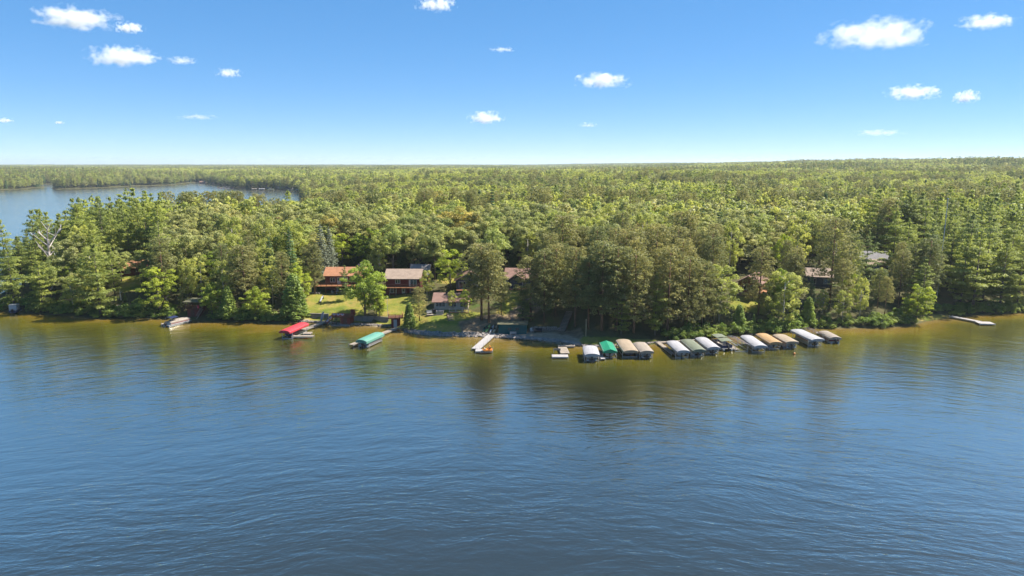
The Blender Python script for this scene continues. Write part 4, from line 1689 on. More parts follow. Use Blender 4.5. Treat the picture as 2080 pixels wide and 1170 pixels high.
STONES = [stone_mesh(i, 0.7) for i in range(6)]
h0 = P(642, 596)
o = thing('stone_heap', 'heap of pale field stones at the foot of the cabin deck', 'stones', h0)
rs = np.random.RandomState(3)
for i in range(14):
    q = link('stone', STONES[i % 6], o, (rs.uniform(-1.3, 1.3), rs.uniform(-0.6, 0.6), rs.uniform(0.05, 0.35)), rs.uniform(0, 6))
    q.scale = [rs.uniform(0.6, 1.1)] * 3
o = thing('lawn_slide', 'white garden slide with dark base on the cabin lawn', 'slide', P(650, 614), R(-20))
MB().bar((0, 0, 0.1), (-0.5, 2.2, 1.5), 0.45, 0.06).build('chute', M['white'], o)
MB().b2(-0.75, -0.25, 2.0, 2.15, 0.0, 1.5).build('ladder', M['black'], o)
MB().b2(-0.3, 0.45, -0.4, 0.15, 0.0, 0.28).build('base', M['black'], o)

# ---- dark red two-storey house
p = P(814, 602)
c = thing('red_house', 'dark red two-storey house with brown shingle roof and balcony deck', 'house', p, R(-1))
gable_body(9.6, 8.0, 4.85, 1.95, 'x', 1.9, 0.3).build('wall', M['red_siding'], c)
gable_roof(9.6, 8.0, 4.85, 1.95, 'x', 1.9, 0.3).build('roof', M['roof_tan'], c)
gable_body(5.0, 5.0, 4.6, 1.8, 'x', 9.9, 4.0).build('rear_wing', M['red_siding'], c)
gable_roof(5.0, 5.0, 5.0, 2.2, 'x', 9.9, 4.0).build('wing_roof', M['roof_grey'], c)
MB().b2(-4.9, 4.9, -0.2, 1.88, 2.35, 2.50).build('deck', M['deck'], c)
for x in (-4.7, -1.6, 1.6, 4.7):
    MB().b2(x - 0.09, x + 0.09, -0.1, 0.08, -0.6, 2.34).build('post', M['deck_dark'], c)
railing(c, [(-4.85, 1.8, 2.5), (-4.85, -0.12, 2.5), (4.85, -0.12, 2.5), (4.85, 1.8, 2.5)], 0.85, 'deck_dark')
window(c, -1.1, 3.95, 1.2, 0.95, 1.9, mull=1)
window(c, 3.4, 3.55, 1.7, 1.75, 1.9, mull=1)
MB().b2(2.1, 2.45, 1.81, 1.89, 2.55, 4.55).build('corner_board', M['white'], c)
door(c, 0.5, 0.95, 2.05, 1.9)
window(c, -2.4, 1.3, 1.6, 1.2, 1.9, mull=1)
window(c, 3.2, 1.3, 1.5, 1.3, 1.9)
for x in (-3.3, -1.5):
    MB().bar((x, 0.9, 0.0), (x, 0.9, 1.7), 0.06, 0.06).build('swing_post', M['white'], c)
MB().bar((-3.3, 0.9, 1.66), (-1.5, 0.9, 1.66), 0.06, 0.06).build('swing_beam', M['white'], c)

# ---- beige cottage
p = P(912, 631)
c = thing('beige_cottage', 'beige single-storey cottage with brown roof and white windows', 'house', p, R(-2))
gable_body(9.0, 6.6, 2.75, 1.6, 'x', 0.4, 0.5, -0.4).build('wall', M['beige_siding'], c)
rf = gable_roof(9.0, 6.6, 2.75, 1.6, 'x', 0.4, 0.5, -0.4).build('roof', M['roof_brown'], c)
MB().b2(-1.2, -0.7, 2.9, 3.4, 3.6, 4.5).build('chimney', M['black'], rf)
window(c, -2.3, 1.55, 2.4, 1.05, 0.4, mull=2)
window(c, 1.2, 1.55, 1.4, 1.05, 0.4, mull=1)
window(c, 3.7, 1.5, 1.5, 1.1, 0.4, mull=1)
MB().b2(-5.6, -1.2, -2.4, 0.38, -0.85, -0.62).build('terrace', M['wood_grey'], c)
MB().b2(0.2, 5.4, -1.5, 0.38, -0.25, -0.1).build('porch_deck', M['deck'], c)
railing(c, [(0.25, -1.45, -0.1), (5.35, -1.45, -0.1)], 0.85, 'white')
o = thing('grill', 'black barbecue grill on the beige cottage terrace', 'grill', on_local(c, -3.8, -0.6, -0.62))
MB().tube((-0.5, 0, 0.85), (0.5, 0, 0.85), 0.32, 0.32, 10).build('hood', M['black'], o)
MB().b2(-0.45, 0.45, -0.25, 0.25, 0.05, 0.6).build('cabinet', M['black'], o)
o = thing('hot_tub', 'grey covered tub beside the grill on the cottage terrace', 'tub', on_local(c, -2.2, -1.2, -0.62))
MB().b2(-0.95, 0.95, -0.8, 0.8, 0.0, 0.75).build('shell', M['beige_siding'], o)
MB().b2(-1.0, 1.0, -0.85, 0.85, 0.76, 0.88).build('lid', M['roof_grey'], o)
o = thing('terrace_bench', 'white bench at the outer end of the cottage terrace', 'bench', on_local(c, -5.0, -1.3, -0.62), R(15))
MB().b2(-0.7, 0.7, -0.25, 0.25, 0.40, 0.46).build('seat', M['white'], o)
MB().b2(-0.7, 0.7, 0.22, 0.28, 0.46, 0.95).build('backrest', M['white'], o)
for x in (-0.6, 0.6):
    MB().b2(x - 0.04, x + 0.04, -0.2, 0.2, 0.0, 0.40).build('leg', M['white'], o)
stairs('garden_steps', 'short timber garden steps below the beige cottage terrace', P(917, 652), P(914, 637), 1.6, 'wood_grey_y', 0.2)

# ---- dark house with white sliding doors
p = P(956, 590)
c = thing('grey_house', 'dark grey house with white sliding doors half hidden by tall pines', 'house', p, R(6))
gable_body(8.0, 8.0, 2.7, 2.3, 'y', 1.6).build('wall', M['grey_siding'], c)
gable_roof(8.0, 8.0, 2.7, 2.3, 'y', 1.6).build('roof', M['roof_brown'], c)
window(c, -2.3, 1.35, 1.7, 2.0, 1.6, 'sliding_door', 'white', 1)
window(c, 1.2, 1.5, 1.5, 1.3, 1.6, mull=1)
MB().b2(-4.0, 3.0, -0.6, 1.58, 0.0, 0.2).build('deck', M['deck'], c)
# ---- slate blue house
p = P(1052, 585)
c = thing('slate_house', 'slate blue house with brown roof and white window band behind the pines', 'house', p, R(-6))
gable_body(9.0, 8.0, 2.8, 2.0, 'x', 1.2, 0.8).build('wall', M['blue_siding'], c)
gable_roof(9.0, 8.0, 2.8, 2.0, 'x', 1.2, 0.8).build('roof', M['roof_brown'], c)
gable_body(3.6, 2.2, 2.75, 1.2, 'y', -1.0, -0.4).build('porch_wall', M['blue_siding'], c)
gable_roof(3.6, 3.6, 2.75, 1.2, 'y', -1.0, -0.4).build('porch_roof', M['roof_brown'], c)
window(c, 2.4, 1.75, 2.1, 1.3, 1.2, mull=2)
window(c, -2.7, 1.6, 0.9, 1.7, 1.2)
door(c, -0.4, 0.95, 2.05, -1.0, 0.15, 'black')
MB().b2(-2.6, 2.4, -2.6, -1.02, -0.1, 0.12).build('deck', M['deck'], c)
# ---- brown gabled house
p = P(1519, 603)
c = thing('brown_house', 'orange brown gabled house on a tan foundation on its own lawn', 'house', p, R(-32))
gable_body(5.6, 9.0, 2.7, 1.7, 'y', 0.0, 0.0, 1.3).build('wall', M['brown_siding'], c)
gable_roof(5.6, 9.0, 2.7, 1.7, 'y', 0.0, 0.0, 1.3, 0.7).build('roof', M['roof_brown'], c)
MB().b2(-2.85, 2.85, -0.05, 9.05, -1.0, 1.29).build('foundation', M['tan_block'], c)
MB().b2(2.9, 5.6, 0.5, 7.5, 1.1, 1.28).build('deck', M['deck'], c)
window(c, -0.9, 2.7, 0.8, 1.4, 0.0)
window(c, 1.2, 2.7, 1.0, 1.2, 0.0)
# ---- small tan-roofed house
p = P(1660, 582)
c = thing('tan_roofed_house', 'dark-walled house with pale tan roof between tall pines', 'house', p, R(-14))
gable_body(6.5, 7.0, 3.0, 1.8, 'x', 0.0, 0.5).build('wall', M['blue_siding'], c)
gable_roof(6.5, 7.0, 3.0, 1.8, 'x', 0.0, 0.5).build('roof', M['roof_tan'], c)
window(c, -1.2, 1.6, 1.3, 1.4, 0.0, mull=1)
window(c, 2.2, 1.6, 1.0, 1.4, 0.0)
# ---- large grey-roofed house
p = P(1772, 552)
c = thing('grey_roofed_house', 'large house with grey stepped roofs deep in the pines', 'house', p, R(-10))
gable_body(12.0, 8.0, 3.2, 2.4, 'x', 4.0, 0.0).build('wall', M['grey_siding'], c)
gable_roof(12.0, 8.0, 3.2, 2.4, 'x', 4.0, 0.0).build('roof', M['roof_grey'], c)
gable_body(6.0, 4.6, 2.5, 1.2, 'x', -0.7, 0.5).build('front_wing', M['tan_block'], c)
gable_roof(6.0, 4.6, 2.5, 1.2, 'x', -0.7, 0.5).build('wing_roof', M['roof_tan'], c)
window(c, 0.5, 1.3, 2.2, 1.2, -0.7, mull=2)
window(c, 4.6, 1.8, 1.6, 1.3, 4.0, mull=1)
# ---- hidden cabin
p = P(269, 560)
c = thing('hidden_cabin', 'small brown cabin with orange roof deep in shade behind a sunny clearing', 'house', p, R(15))
gable_body(7.0, 6.0, 2.6, 1.7, 'x', 0.0).build('wall', M['log'], c)
gable_roof(7.0, 6.0, 2.6, 1.7, 'x', 0.0).build('roof', M['roof_orange'], c)
window(c, -1.4, 1.4, 1.2, 1.1, 0.0, mull=1)
door(c, 1.2, 0.9, 2.0, 0.0, 0.1, 'deck_dark')

# ---- brown lookout with olive roof
p = P(394, 644)
c = thing('lookout', 'brown two-level lakeside lookout with olive roof and outside stair', 'boathouse', p, R(-4))
MB().b2(-1.75, 1.75, 0.0, 3.2, -0.8, 2.25).build('lower_wall', M['shed_red'], c)
MB().b2(-2.1, 2.1, -0.5, 3.4, 2.27, 2.45).build('deck', M['deck_dark'], c)
for x in (-1.9, 0, 1.9):
    for y in (-0.35, 3.2):
        MB().b2(x - 0.08, x + 0.08, y - 0.08, y + 0.08, 2.46, 4.25).build('post', M['deck_dark'], c)
railing(c, [(-2.0, 3.3, 2.45), (-2.0, -0.42, 2.45), (2.0, -0.42, 2.45)], 0.95, 'deck')
MB().prism([(-2.5, -0.9, 4.27), (2.5, -0.9, 4.27), (1.7, -0.2, 4.62), (-1.7, -0.2, 4.62)], (0, 0, 0.06)).add(
    [(-2.5, -0.9, 4.27), (2.5, -0.9, 4.27), (2.5, 3.8, 4.27), (-2.5, 3.8, 4.27), (-1.5, 0.2, 4.85), (1.5, 0.2, 4.85), (1.5, 2.7, 4.85), (-1.5, 2.7, 4.85)],
    [(0, 3, 2, 1), (4, 5, 6, 7), (0, 1, 5, 4), (1, 2, 6, 5), (2, 3, 7, 6), (3, 0, 4, 7)]).build('roof', M['roof_olive'], c)
door(c, -0.3, 1.0, 1.9, 0.0, 0.1, 'deck_dark', False)
MB().bar((1.2, -0.75, -0.3), (3.0, -0.55, 2.4), 0.8, 0.1).build('stair', M['wood_grey'], c)
for q in (-0.42, 0.42):
    MB().bar((1.2, -0.75 + q, 0.55), (3.0, -0.55 + q, 3.25), 0.06, 0.08).build('stair_rail', M['wood_grey'], c)
o = thing('flag', 'small red flag hanging from the lookout railing', 'flag', on_local(c, 1.75, -0.62, 2.6))
MB().b2(-0.25, 0.25, -0.02, 0.02, 0.0, 0.8).build('cloth', M['red_cloth'], o)
MB().tube((-0.28, 0, -0.3), (-0.28, 0, 1.1), 0.02, 0.02, 6).build('staff', M['white'], o)

# ---- boathouse with bunting
p = P(694, 660)
c = thing('bunting_boathouse', 'red brown boathouse with roof deck and outside stair', 'boathouse', p, R(-6))
MB().b2(-0.4, 2.3, 0.0, 3.4, -0.4, 2.0).build('wall', M['shed_red'], c)
MB().b2(-2.5, 2.5, -0.3, 3.6, 2.02, 2.2).build('deck', M['deck_dark'], c)
MB().b2(-2.6, 2.4, -0.9, -0.1, -0.5, 0.15).build('stone_base', M['stone'], c)
door(c, 1.0, 0.9, 1.8, 0.0, 0.16, 'deck_dark', False)
MB().b2(-0.37, -0.1, -0.05, 0.0, 0.16, 1.9).build('corner_board', M['deck'], c)
railing(c, [(-2.4, -0.22, 2.2), (2.4, -0.22, 2.2), (2.4, 3.5, 2.2)], 0.95, 'shed_red')
MB().b2(1.6, 2.6, 2.6, 3.5, 2.21, 3.5).build('stair_tower', M['shed_red'], c)
MB().bar((-3.9, -0.65, 0.1), (-1.9, -0.65, 2.1), 0.9, 0.12).build('stair', M['shed_red'], c)
MB().bar((-3.9, -1.08, 0.95), (-1.9, -1.08, 2.95), 0.06, 0.42).build('stair_rail', M['shed_red'], c)
for x in (-2.3, -1.4):
    MB().b2(x - 0.07, x + 0.07, -0.25, -0.1, 0.1, 2.01).build('post', M['deck_dark'], c)


def bunting(loc, rz, tilt, label):
    o = thing('bunting', label, 'bunting', loc, rz, 'patriotic fans on the boathouse rails')
    o.rotation_euler = (0, tilt, rz)
    for nm, r0, r1, mt in (('blue_band', 0.0, 0.22, 'blue_cloth'), ('white_band', 0.22, 0.5, 'white'), ('red_band', 0.5, 0.6, 'red_cloth')):
        pts, n = [], 10
        for i in range(n + 1):
            a = math.pi + math.pi * i / n
            pts.append((r1 * math.cos(a), -0.02 - 0.02 * (i % 2), r1 * math.sin(a)))
        for i in range(n, -1, -1):
            a = math.pi + math.pi * i / n
            pts.append((r0 * math.cos(a), -0.02 - 0.02 * (i % 2), r0 * math.sin(a)))
        b = MB()
        for i in range(n):
            b.prism([pts[i], pts[i + 1], pts[2 * n - i], pts[2 * n + 1 - i]], (0, 0.02, 0))
        b.build(nm, M[mt], o)


for i, (x, y, z, t) in enumerate([(-3.5, -1.16, 1.5, -0.78), (-2.7, -1.16, 2.3, -0.78), (-1.75, -0.36, 3.1, 0), (-0.65, -0.36, 3.1, 0), (0.45, -0.36, 3.1, 0)]):
    bunting(on_local(c, x, y, z), c.rotation_euler[2], t, ['lowest red white and blue fan on the boathouse stair rail', 'upper red white and blue fan on the boathouse stair rail',
            'red white and blue fan on the roof rail, at the stair head', 'middle red white and blue fan on the boathouse roof rail', 'red white and blue fan on the roof rail farthest from the stair'][i])

# ---- small red boathouse with the white door
p = P(804, 665)
c = thing('red_boathouse', 'small red boathouse with white door and railed roof deck', 'boathouse', p, R(8))
MB().b2(-1.15, 1.15, 0.0, 2.6, -0.5, 2.35).build('wall', M['shed_red'], c)
MB().b2(-1.9, 1.9, -0.35, 3.2, 2.37, 2.55).build('deck', M['deck_dark'], c)
railing(c, [(-1.8, 3.0, 2.55), (-1.8, -0.28, 2.55), (1.8, -0.28, 2.55), (1.8, 3.0, 2.55)], 1.0, 'deck')
door(c, -0.1, 0.85, 2.0, 0.0, 0.06, 'white', False)

# ---- teal boathouse on the beach
p = P(1041, 679)
c = thing('teal_boathouse', 'long low teal boathouse with two small windows on the beach', 'boathouse', p, R(-3))
gable_body(6.9, 3.6, 2.75, 0.22, 'x', 0.0, 0.0, -0.3).build('wall', M['teal_siding'], c)
gable_roof(6.9, 3.6, 2.75, 0.22, 'x', 0.0, 0.0, -0.3, 0.3, 0.12).build('roof', M['roof_olive'], c)
window(c, -0.7, 1.35, 0.75, 0.6, 0.0, mat='teal_siding', mull=1)
window(c, 1.15, 1.35, 0.75, 0.6, 0.0, mat='teal_siding', mull=1)
o = thing('beach_bench', 'pale bench in front of the teal boathouse', 'bench', on_local(c, 0.2, -0.9))
for y in (-0.22, 0.0, 0.22):
    MB().b2(-0.8, 0.8, y - 0.09, y + 0.09, 0.42, 0.47).build('slat', M['metal'], o)
for x in (-0.65, 0.65):
    MB().b2(x - 0.05, x + 0.05, -0.25, 0.25, 0.0, 0.42).build('leg', M['metal'], o)
MB().b2(-0.8, 0.8, 0.30, 0.35, 0.6, 0.85).build('backrest', M['metal'], o)
o = thing('beach_chair', 'white plastic chair on the beach between teal boathouse and black bench', 'chair', P(1080, 675), R(30))
MB().b2(-0.3, 0.3, -0.28, 0.28, 0.36, 0.43).build('seat', M['white'], o)
MB().b2(-0.3, 0.3, 0.25, 0.33, 0.43, 1.1).build('backrest', M['white'], o)
for sx in (-0.26, 0.26):
    for sy in (-0.24, 0.24):
        MB().b2(sx - 0.035, sx + 0.035, sy - 0.035, sy + 0.035, 0, 0.36).build('leg', M['white'], o)
o = thing('black_bench', 'black swing bench on the beach near the long stairs', 'bench', P(1094, 675), R(-10))
MB().b2(-0.85, 0.85, -0.3, 0.3, 0.40, 0.48).build('seat', M['black'], o)
MB().b2(-0.85, 0.85, 0.26, 0.34, 0.48, 1.0).build('backrest', M['black'], o)
for x in (-0.8, 0.8):
    MB().b2(x - 0.05, x + 0.05, -0.3, 0.3, 0.0, 0.40).build('leg', M['black'], o)

# ---- long wooden stairs up the slope, stone steps by the lift row
_a, _b = P(1140, 674), P(1157, 634)
stairs('wooden_stairs', 'long wooden stairs climbing from the beach into the pines', _a + np.array([0, 0, 0.1]), _b + np.array([0, 0, 0.2]), 1.7, 'wood_grey_y', 0.2)
_a, _b = P(1523, 681), P(1513, 668)
stairs('shore_steps', 'short pale steps on the bank behind the bare lift frame', _a, _b + np.array([0, 0, 0.15]), 1.5, 'wood_grey_y', 0.22)
_a, _b = P(1042, 655), P(1040, 632)
stairs('slope_steps', 'narrow timber steps on the sunny slope above the teal boathouse', _a, _b + np.array([0, 0, 0.1]), 1.1, 'wood_grey_y', 0.22)

# ---- concrete retaining walls (panel by panel)
def off_shore(u, s):
    """point at distance s inland of the shore at picture column u"""
    vv = np.arange(712, 605, -0.2)
    x, y = (u - 1040) / FPX, (585 - vv) / FPX
    t = -CAM_H / (y * CP - SP)
    gx_, gy_ = x * t, (CP + y * SP) * t
    ok_ = np.argmax(sdist(gx_, gy_) > s)
    return np.array([gx_[ok_], gy_[ok_], 0.0])


def wall_run(label, us, h, s=3.3):
    pts = [off_shore(u, s) for u in us]
    o = thing('retaining_wall', label, 'wall', (pts[0][0], pts[0][1], 0))
    o['kind'] = 'thing'
    for a, b in zip(pts[:-1], pts[1:]):
        a, b = a - pts[0], b - pts[0]
        MB().bar((a[0], a[1], h / 2 - 0.1), (b[0], b[1], h / 2 - 0.1), 0.34, h + 0.2).build('panel', M['concrete'], o)
        d = (b - a) * 0.012
        MB().bar((a[0] + d[0], a[1] + d[1], h + 0.06), (b[0] - d[0], b[1] - d[1], h + 0.06), 0.46, 0.12).build('coping', M['concrete'], o)
    return o


wall_run('low concrete wall along the cabin lawn beside the bunting boathouse', [607, 622, 637, 652, 668], 1.75)
wall_run('concrete wall between the two red boathouses', [712, 728, 744, 760, 776, 790], 1.75)

# ---- stones along the shore
def rock_band(name, label, us, rows, smin, smax, off0, seed):
    r = np.random.RandomState(seed)
    b = MB()
    src_v = [np.array([v.co[:] for v in m.vertices]) for m in STONES]
    src_f = [[tuple(p.vertices) for p in m.polygons] for m in STONES]
    for u in np.arange(us[0], us[1], 1.9):
        for k in range(rows):
            s = off0 + k * 0.42 + r.uniform(-0.25, 0.25)
            g = off_shore(u + r.uniform(-1, 1), max(0.02, s))
            i = r.randint(6)
            sc = r.uniform(smin, smax)
            a = r.uniform(0, 6.28)
            rot = np.array([[math.cos(a), -math.sin(a), 0], [math.sin(a), math.cos(a), 0], [0, 0, 1]])
            z = max(height(g[0], g[1]), 0) + 0.05
            b.add([tuple(q) for q in (src_v[i] * sc) @ rot.T + np.array([g[0], g[1], z])], src_f[i])
    o = b.build(name, M['stone'])
    return tag(o, label, 'stones', kind='stuff')


rock_band('shore_stones', 'pale stones edging the grass and beach along the water', (822, 1178), 4, 0.5, 1.25, 0.1, 8)
rock_band('bank_stones', 'scattered stones along the wooded bank', (1178, 1345), 2, 0.4, 0.8, 0.2, 9)
rock_band('wall_foot_stones', 'dark stones below the concrete walls', (606, 800), 2, 0.4, 0.85, 0.2, 10)
_r = np.random.RandomState(4)
g0 = P(1112, 672)
o = thing('stone_wall', 'low dry stone wall behind the black bench at the beach', 'wall', g0)
o['kind'] = 'thing'
for i in range(40):
    q = link('stone', STONES[i % 6], o, (-3.6 + (i % 14) * 0.52 + _r.uniform(-.1, .1), 0.2 + _r.uniform(-.1, .15) + 0.02 * (i % 14), 0.15 + (i // 14) * 0.33), _r.uniform(0, 6))
    q.scale = [_r.uniform(0.75, 1.05)] * 3

# ---- poles and mast
def pole(name, label, cat, u, v, vtop, r=0.05, mat='white'):
    p = P(u, v)
    rt = ray(u, vtop)
    top = CAM_H + rt[2] * (p[1] / rt[1])
    o = thing(name, label, cat, p)
    H = top - p[2]
    MB().tube((0, 0, -0.3), (0, 0, H), r, r * 0.7, 8).build('shaft', M[mat], o)
    MB().tube((0, 0, H), (0, 0, H + 0.14), r * 1.8, r * 1.2, 8).build('cap', M[mat], o)
    MB().tube((0, 0, -0.05), (0, 0, 0.12), r * 2.4, r * 2.0, 8).build('base', M['concrete'], o)
    return o


pole('flagpole', 'slim white flagpole beside the small red boathouse', 'pole', 788, 652, 604, 0.05)
pole('lamp_pole', 'pale pole standing at the beach end before the pines', 'pole', 1190, 684, 650, 0.07, 'cream_plastic')
pole('mast', 'very tall thin pale mast rising above the pines', 'mast', 1903, 604, 404, 0.15, 'white')
# ================================================================ docks, lifts, boats
def vinyl(name, col):
    return surf(name, col, 0.6, 0.20, 0.9, 0.3, bump=0.25, stretch=(0.35, 1.6, 1))


V = {'white': vinyl('white_vinyl', (0.33, 0.32, 0.325)), 'green': vinyl('bright_green_vinyl', (0.015, 0.21, 0.115)), 'tan': vinyl('tan_vinyl', (0.30, 0.235, 0.165)),
     'cream': vinyl('cream_vinyl', (0.28, 0.235, 0.19)), 'olive': vinyl('olive_vinyl', (0.15, 0.165, 0.115)), 'orange': vinyl('orange_tan_vinyl', (0.36, 0.225, 0.105)),
     'red': vinyl('red_vinyl', (0.40, 0.035, 0.045)), 'teal': vinyl('teal_vinyl', (0.10, 0.255, 0.195)), 'blue': surf('navy_gelcoat', (0.02, 0.03, 0.09), 0.3, 0.1, 1, 0.5),
     'hull': surf('white_gelcoat', (0.36, 0.36, 0.37), 0.3, 0.08, 1, 0.5), 'alu': surf('pontoon_aluminium', (0.36, 0.37, 0.38), 0.35, 0.12, 2, 0.5, metal=0.8),
     'seat': surf('pale_seat_vinyl', (0.42, 0.38, 0.33), 0.6, 0.1, 1, 0.3), 'maroon': surf('maroon_stripe', (0.20, 0.02, 0.03), 0.4, 0.1, 1, 0.4)}


def seg_thing(name, label, cat, a, b, group=None):
    """an Empty midway between two water-level points, local +x pointing from a to b"""
    a, b = np.array(a, float), np.array(b, float)
    m = (a + b) / 2
    d = b - a
    o = thing(name, label, cat, (m[0], m[1], 0), math.atan2(d[1], d[0]), group)
    return o, math.hypot(d[0], d[1])


def canopy_rings(L, w, z, crown, skirt, kind, seed):
    r = np.random.RandomState(seed)
    rings = []
    nseg = max(8, int(L / 0.45))
    for i in range(nseg + 1):
        t = i / nseg
        x = -L / 2 + L * t
        endf = min(1.0, min(t, 1 - t) * L / 0.9)
        sag = -0.035 * (0.5 - 0.5 * math.cos(2 * math.pi * x / 1.25)) + r.uniform(-0.012, 0.012)
        cr = crown * (0.72 + 0.28 * endf ** 0.5) + sag
        hw = w / 2 * (0.965 + 0.035 * endf)
        out = []
        n = 9
        for j in range(n):
            q = -1 + 2 * j / (n - 1)
            if kind == 'gable':
                zz = z + crown * 1.25 * (1 - abs(q)) + sag * 0.5
            else:
                zz = z + cr * (1 - abs(q) ** 2.6)
            out.append((x, q * hw, zz))
        outer = [(x, -hw * 1.01, z - skirt + r.uniform(-.02, .02))] + out + [(x, hw * 1.01, z - skirt + r.uniform(-.02, .02))]
        inner = [(p[0], p[1] * 0.985, p[2] - 0.03) for p in reversed(outer[1:-1])]
        inner = [(x, hw * 0.985, z - skirt)] + inner + [(x, -hw * 0.985, z - skirt)]
        rings.append(outer + inner)
    return rings


def lift(ab, w, col, label, kind='arch', z=1.75, crown=0.42, skirt=0.42, stretch=0.0, group='boat lifts along the shore', bare=False, ztop=None):
    (ua, va), (ub, vb) = ab
    zt = z + crown * 0.8
    A, B = G(ua, va, zt), G(ub, vb, zt)
    o, L = seg_thing('boat_lift', label, 'boat lift', A, B, group)
    seed = int(ua)
    if not bare:
        cn = MB().loft(canopy_rings(L, w, z, crown, skirt, kind, seed)).build('canopy', V[col], o)
        # end flaps hang from the bows
        for s in (-1, 1):
            pts = [(s * (L / 2 - 0.02), q * w / 2 * 0.95, z + (crown * 0.70 * (1 - abs(q) ** 2.6) if kind != 'gable' else crown * 1.2 * (1 - abs(q)))) for q in np.linspace(-1, 1, 9)]
            low = [(s * (L / 2 + 0.01), p[1], z - skirt * 0.82) for p in reversed(pts)]
            MB().prism(pts + low, (s * 0.02, 0, 0)).build('end_flap', V[col], cn)
    else:
        for i in range(9):
            x = -L / 2 + L * i / 8
            b = MB()
            prev = None
            for j in range(9):
                q = -1 + 2 * j / 8
                p = (x, q * w / 2, z + crown * (1 - abs(q) ** 2.6))
                if prev:
                    b.tube(prev, p, 0.035, 0.035, 6)
                prev = p
            b.build('bow', V['white' if col == 'white' else 'cream'], o)
        for q in (-1, -0.45, 0.45, 1):
            zz = z + crown * (1 - abs(q) ** 2.6)
            MB().bar((-L / 2, q * w / 2, zz), (L / 2, q * w / 2, zz), 0.05, 0.06).build('purlin', V['maroon' if abs(q) < 1 else 'hull'], o)
    for sx in (-0.36, 0.36):
        for sy in (-1, 1):
            MB().tube((sx * L, sy * (w / 2 - 0.12), -1.6), (sx * L, sy * (w / 2 - 0.12), z + 0.02), 0.065, 0.065, 8).build('post', M['metal'], o)
    for sy in (-1, 1):
        MB().bar((-L / 2 + 0.1, sy * (w / 2 - 0.12), z + 0.03), (L / 2 - 0.1, sy * (w / 2 - 0.12), z + 0.03), 0.07, 0.09).build('side_rail', M['metal'], o)
        MB().bar((-0.36 * L, sy * (w / 2 - 0.12), 0.42), (0.36 * L, sy * (w / 2 - 0.12), 0.42), 0.09, 0.10).build('side_beam', M['metal'], o)
    for sx in (-0.36, 0.36):
        MB().bar((sx * L, -w / 2 + 0.2, 0.14), (sx * L, w / 2 - 0.2, 0.14), 0.10, 0.14).build('cradle_beam', M['metal'], o)
    return o, L


def outboard(o, x, y, z, mat='black', s=1.0):
    """outboard motor on the stern (+x end)"""
    b = MB()
    b.loft([[(x + 0.08 * s, y - 0.16 * s, z + 0.30 * s), (x + 0.48 * s, y - 0.14 * s, z + 0.30 * s), (x + 0.48 * s, y + 0.14 * s, z + 0.30 * s), (x + 0.08 * s, y + 0.16 * s, z + 0.30 * s)],
            [(x + 0.02 * s, y - 0.20 * s, z + 0.55 * s), (x + 0.55 * s, y - 0.18 * s, z + 0.52 * s), (x + 0.55 * s, y + 0.18 * s, z + 0.52 * s), (x + 0.02 * s, y + 0.20 * s, z + 0.55 * s)],
            [(x + 0.08 * s, y - 0.15 * s, z + 0.85 * s), (x + 0.46 * s, y - 0.13 * s, z + 0.78 * s), (x + 0.46 * s, y + 0.13 * s, z + 0.78 * s), (x + 0.08 * s, y + 0.15 * s, z + 0.85 * s)]])
    m = b.build('outboard_motor', M[mat], o)
    MB().b2(x + 0.14 * s, x + 0.36 * s, y - 0.07 * s, y + 0.07 * s, z - 0.55 * s, z + 0.30 * s).build('leg', M[mat], m)
    return m


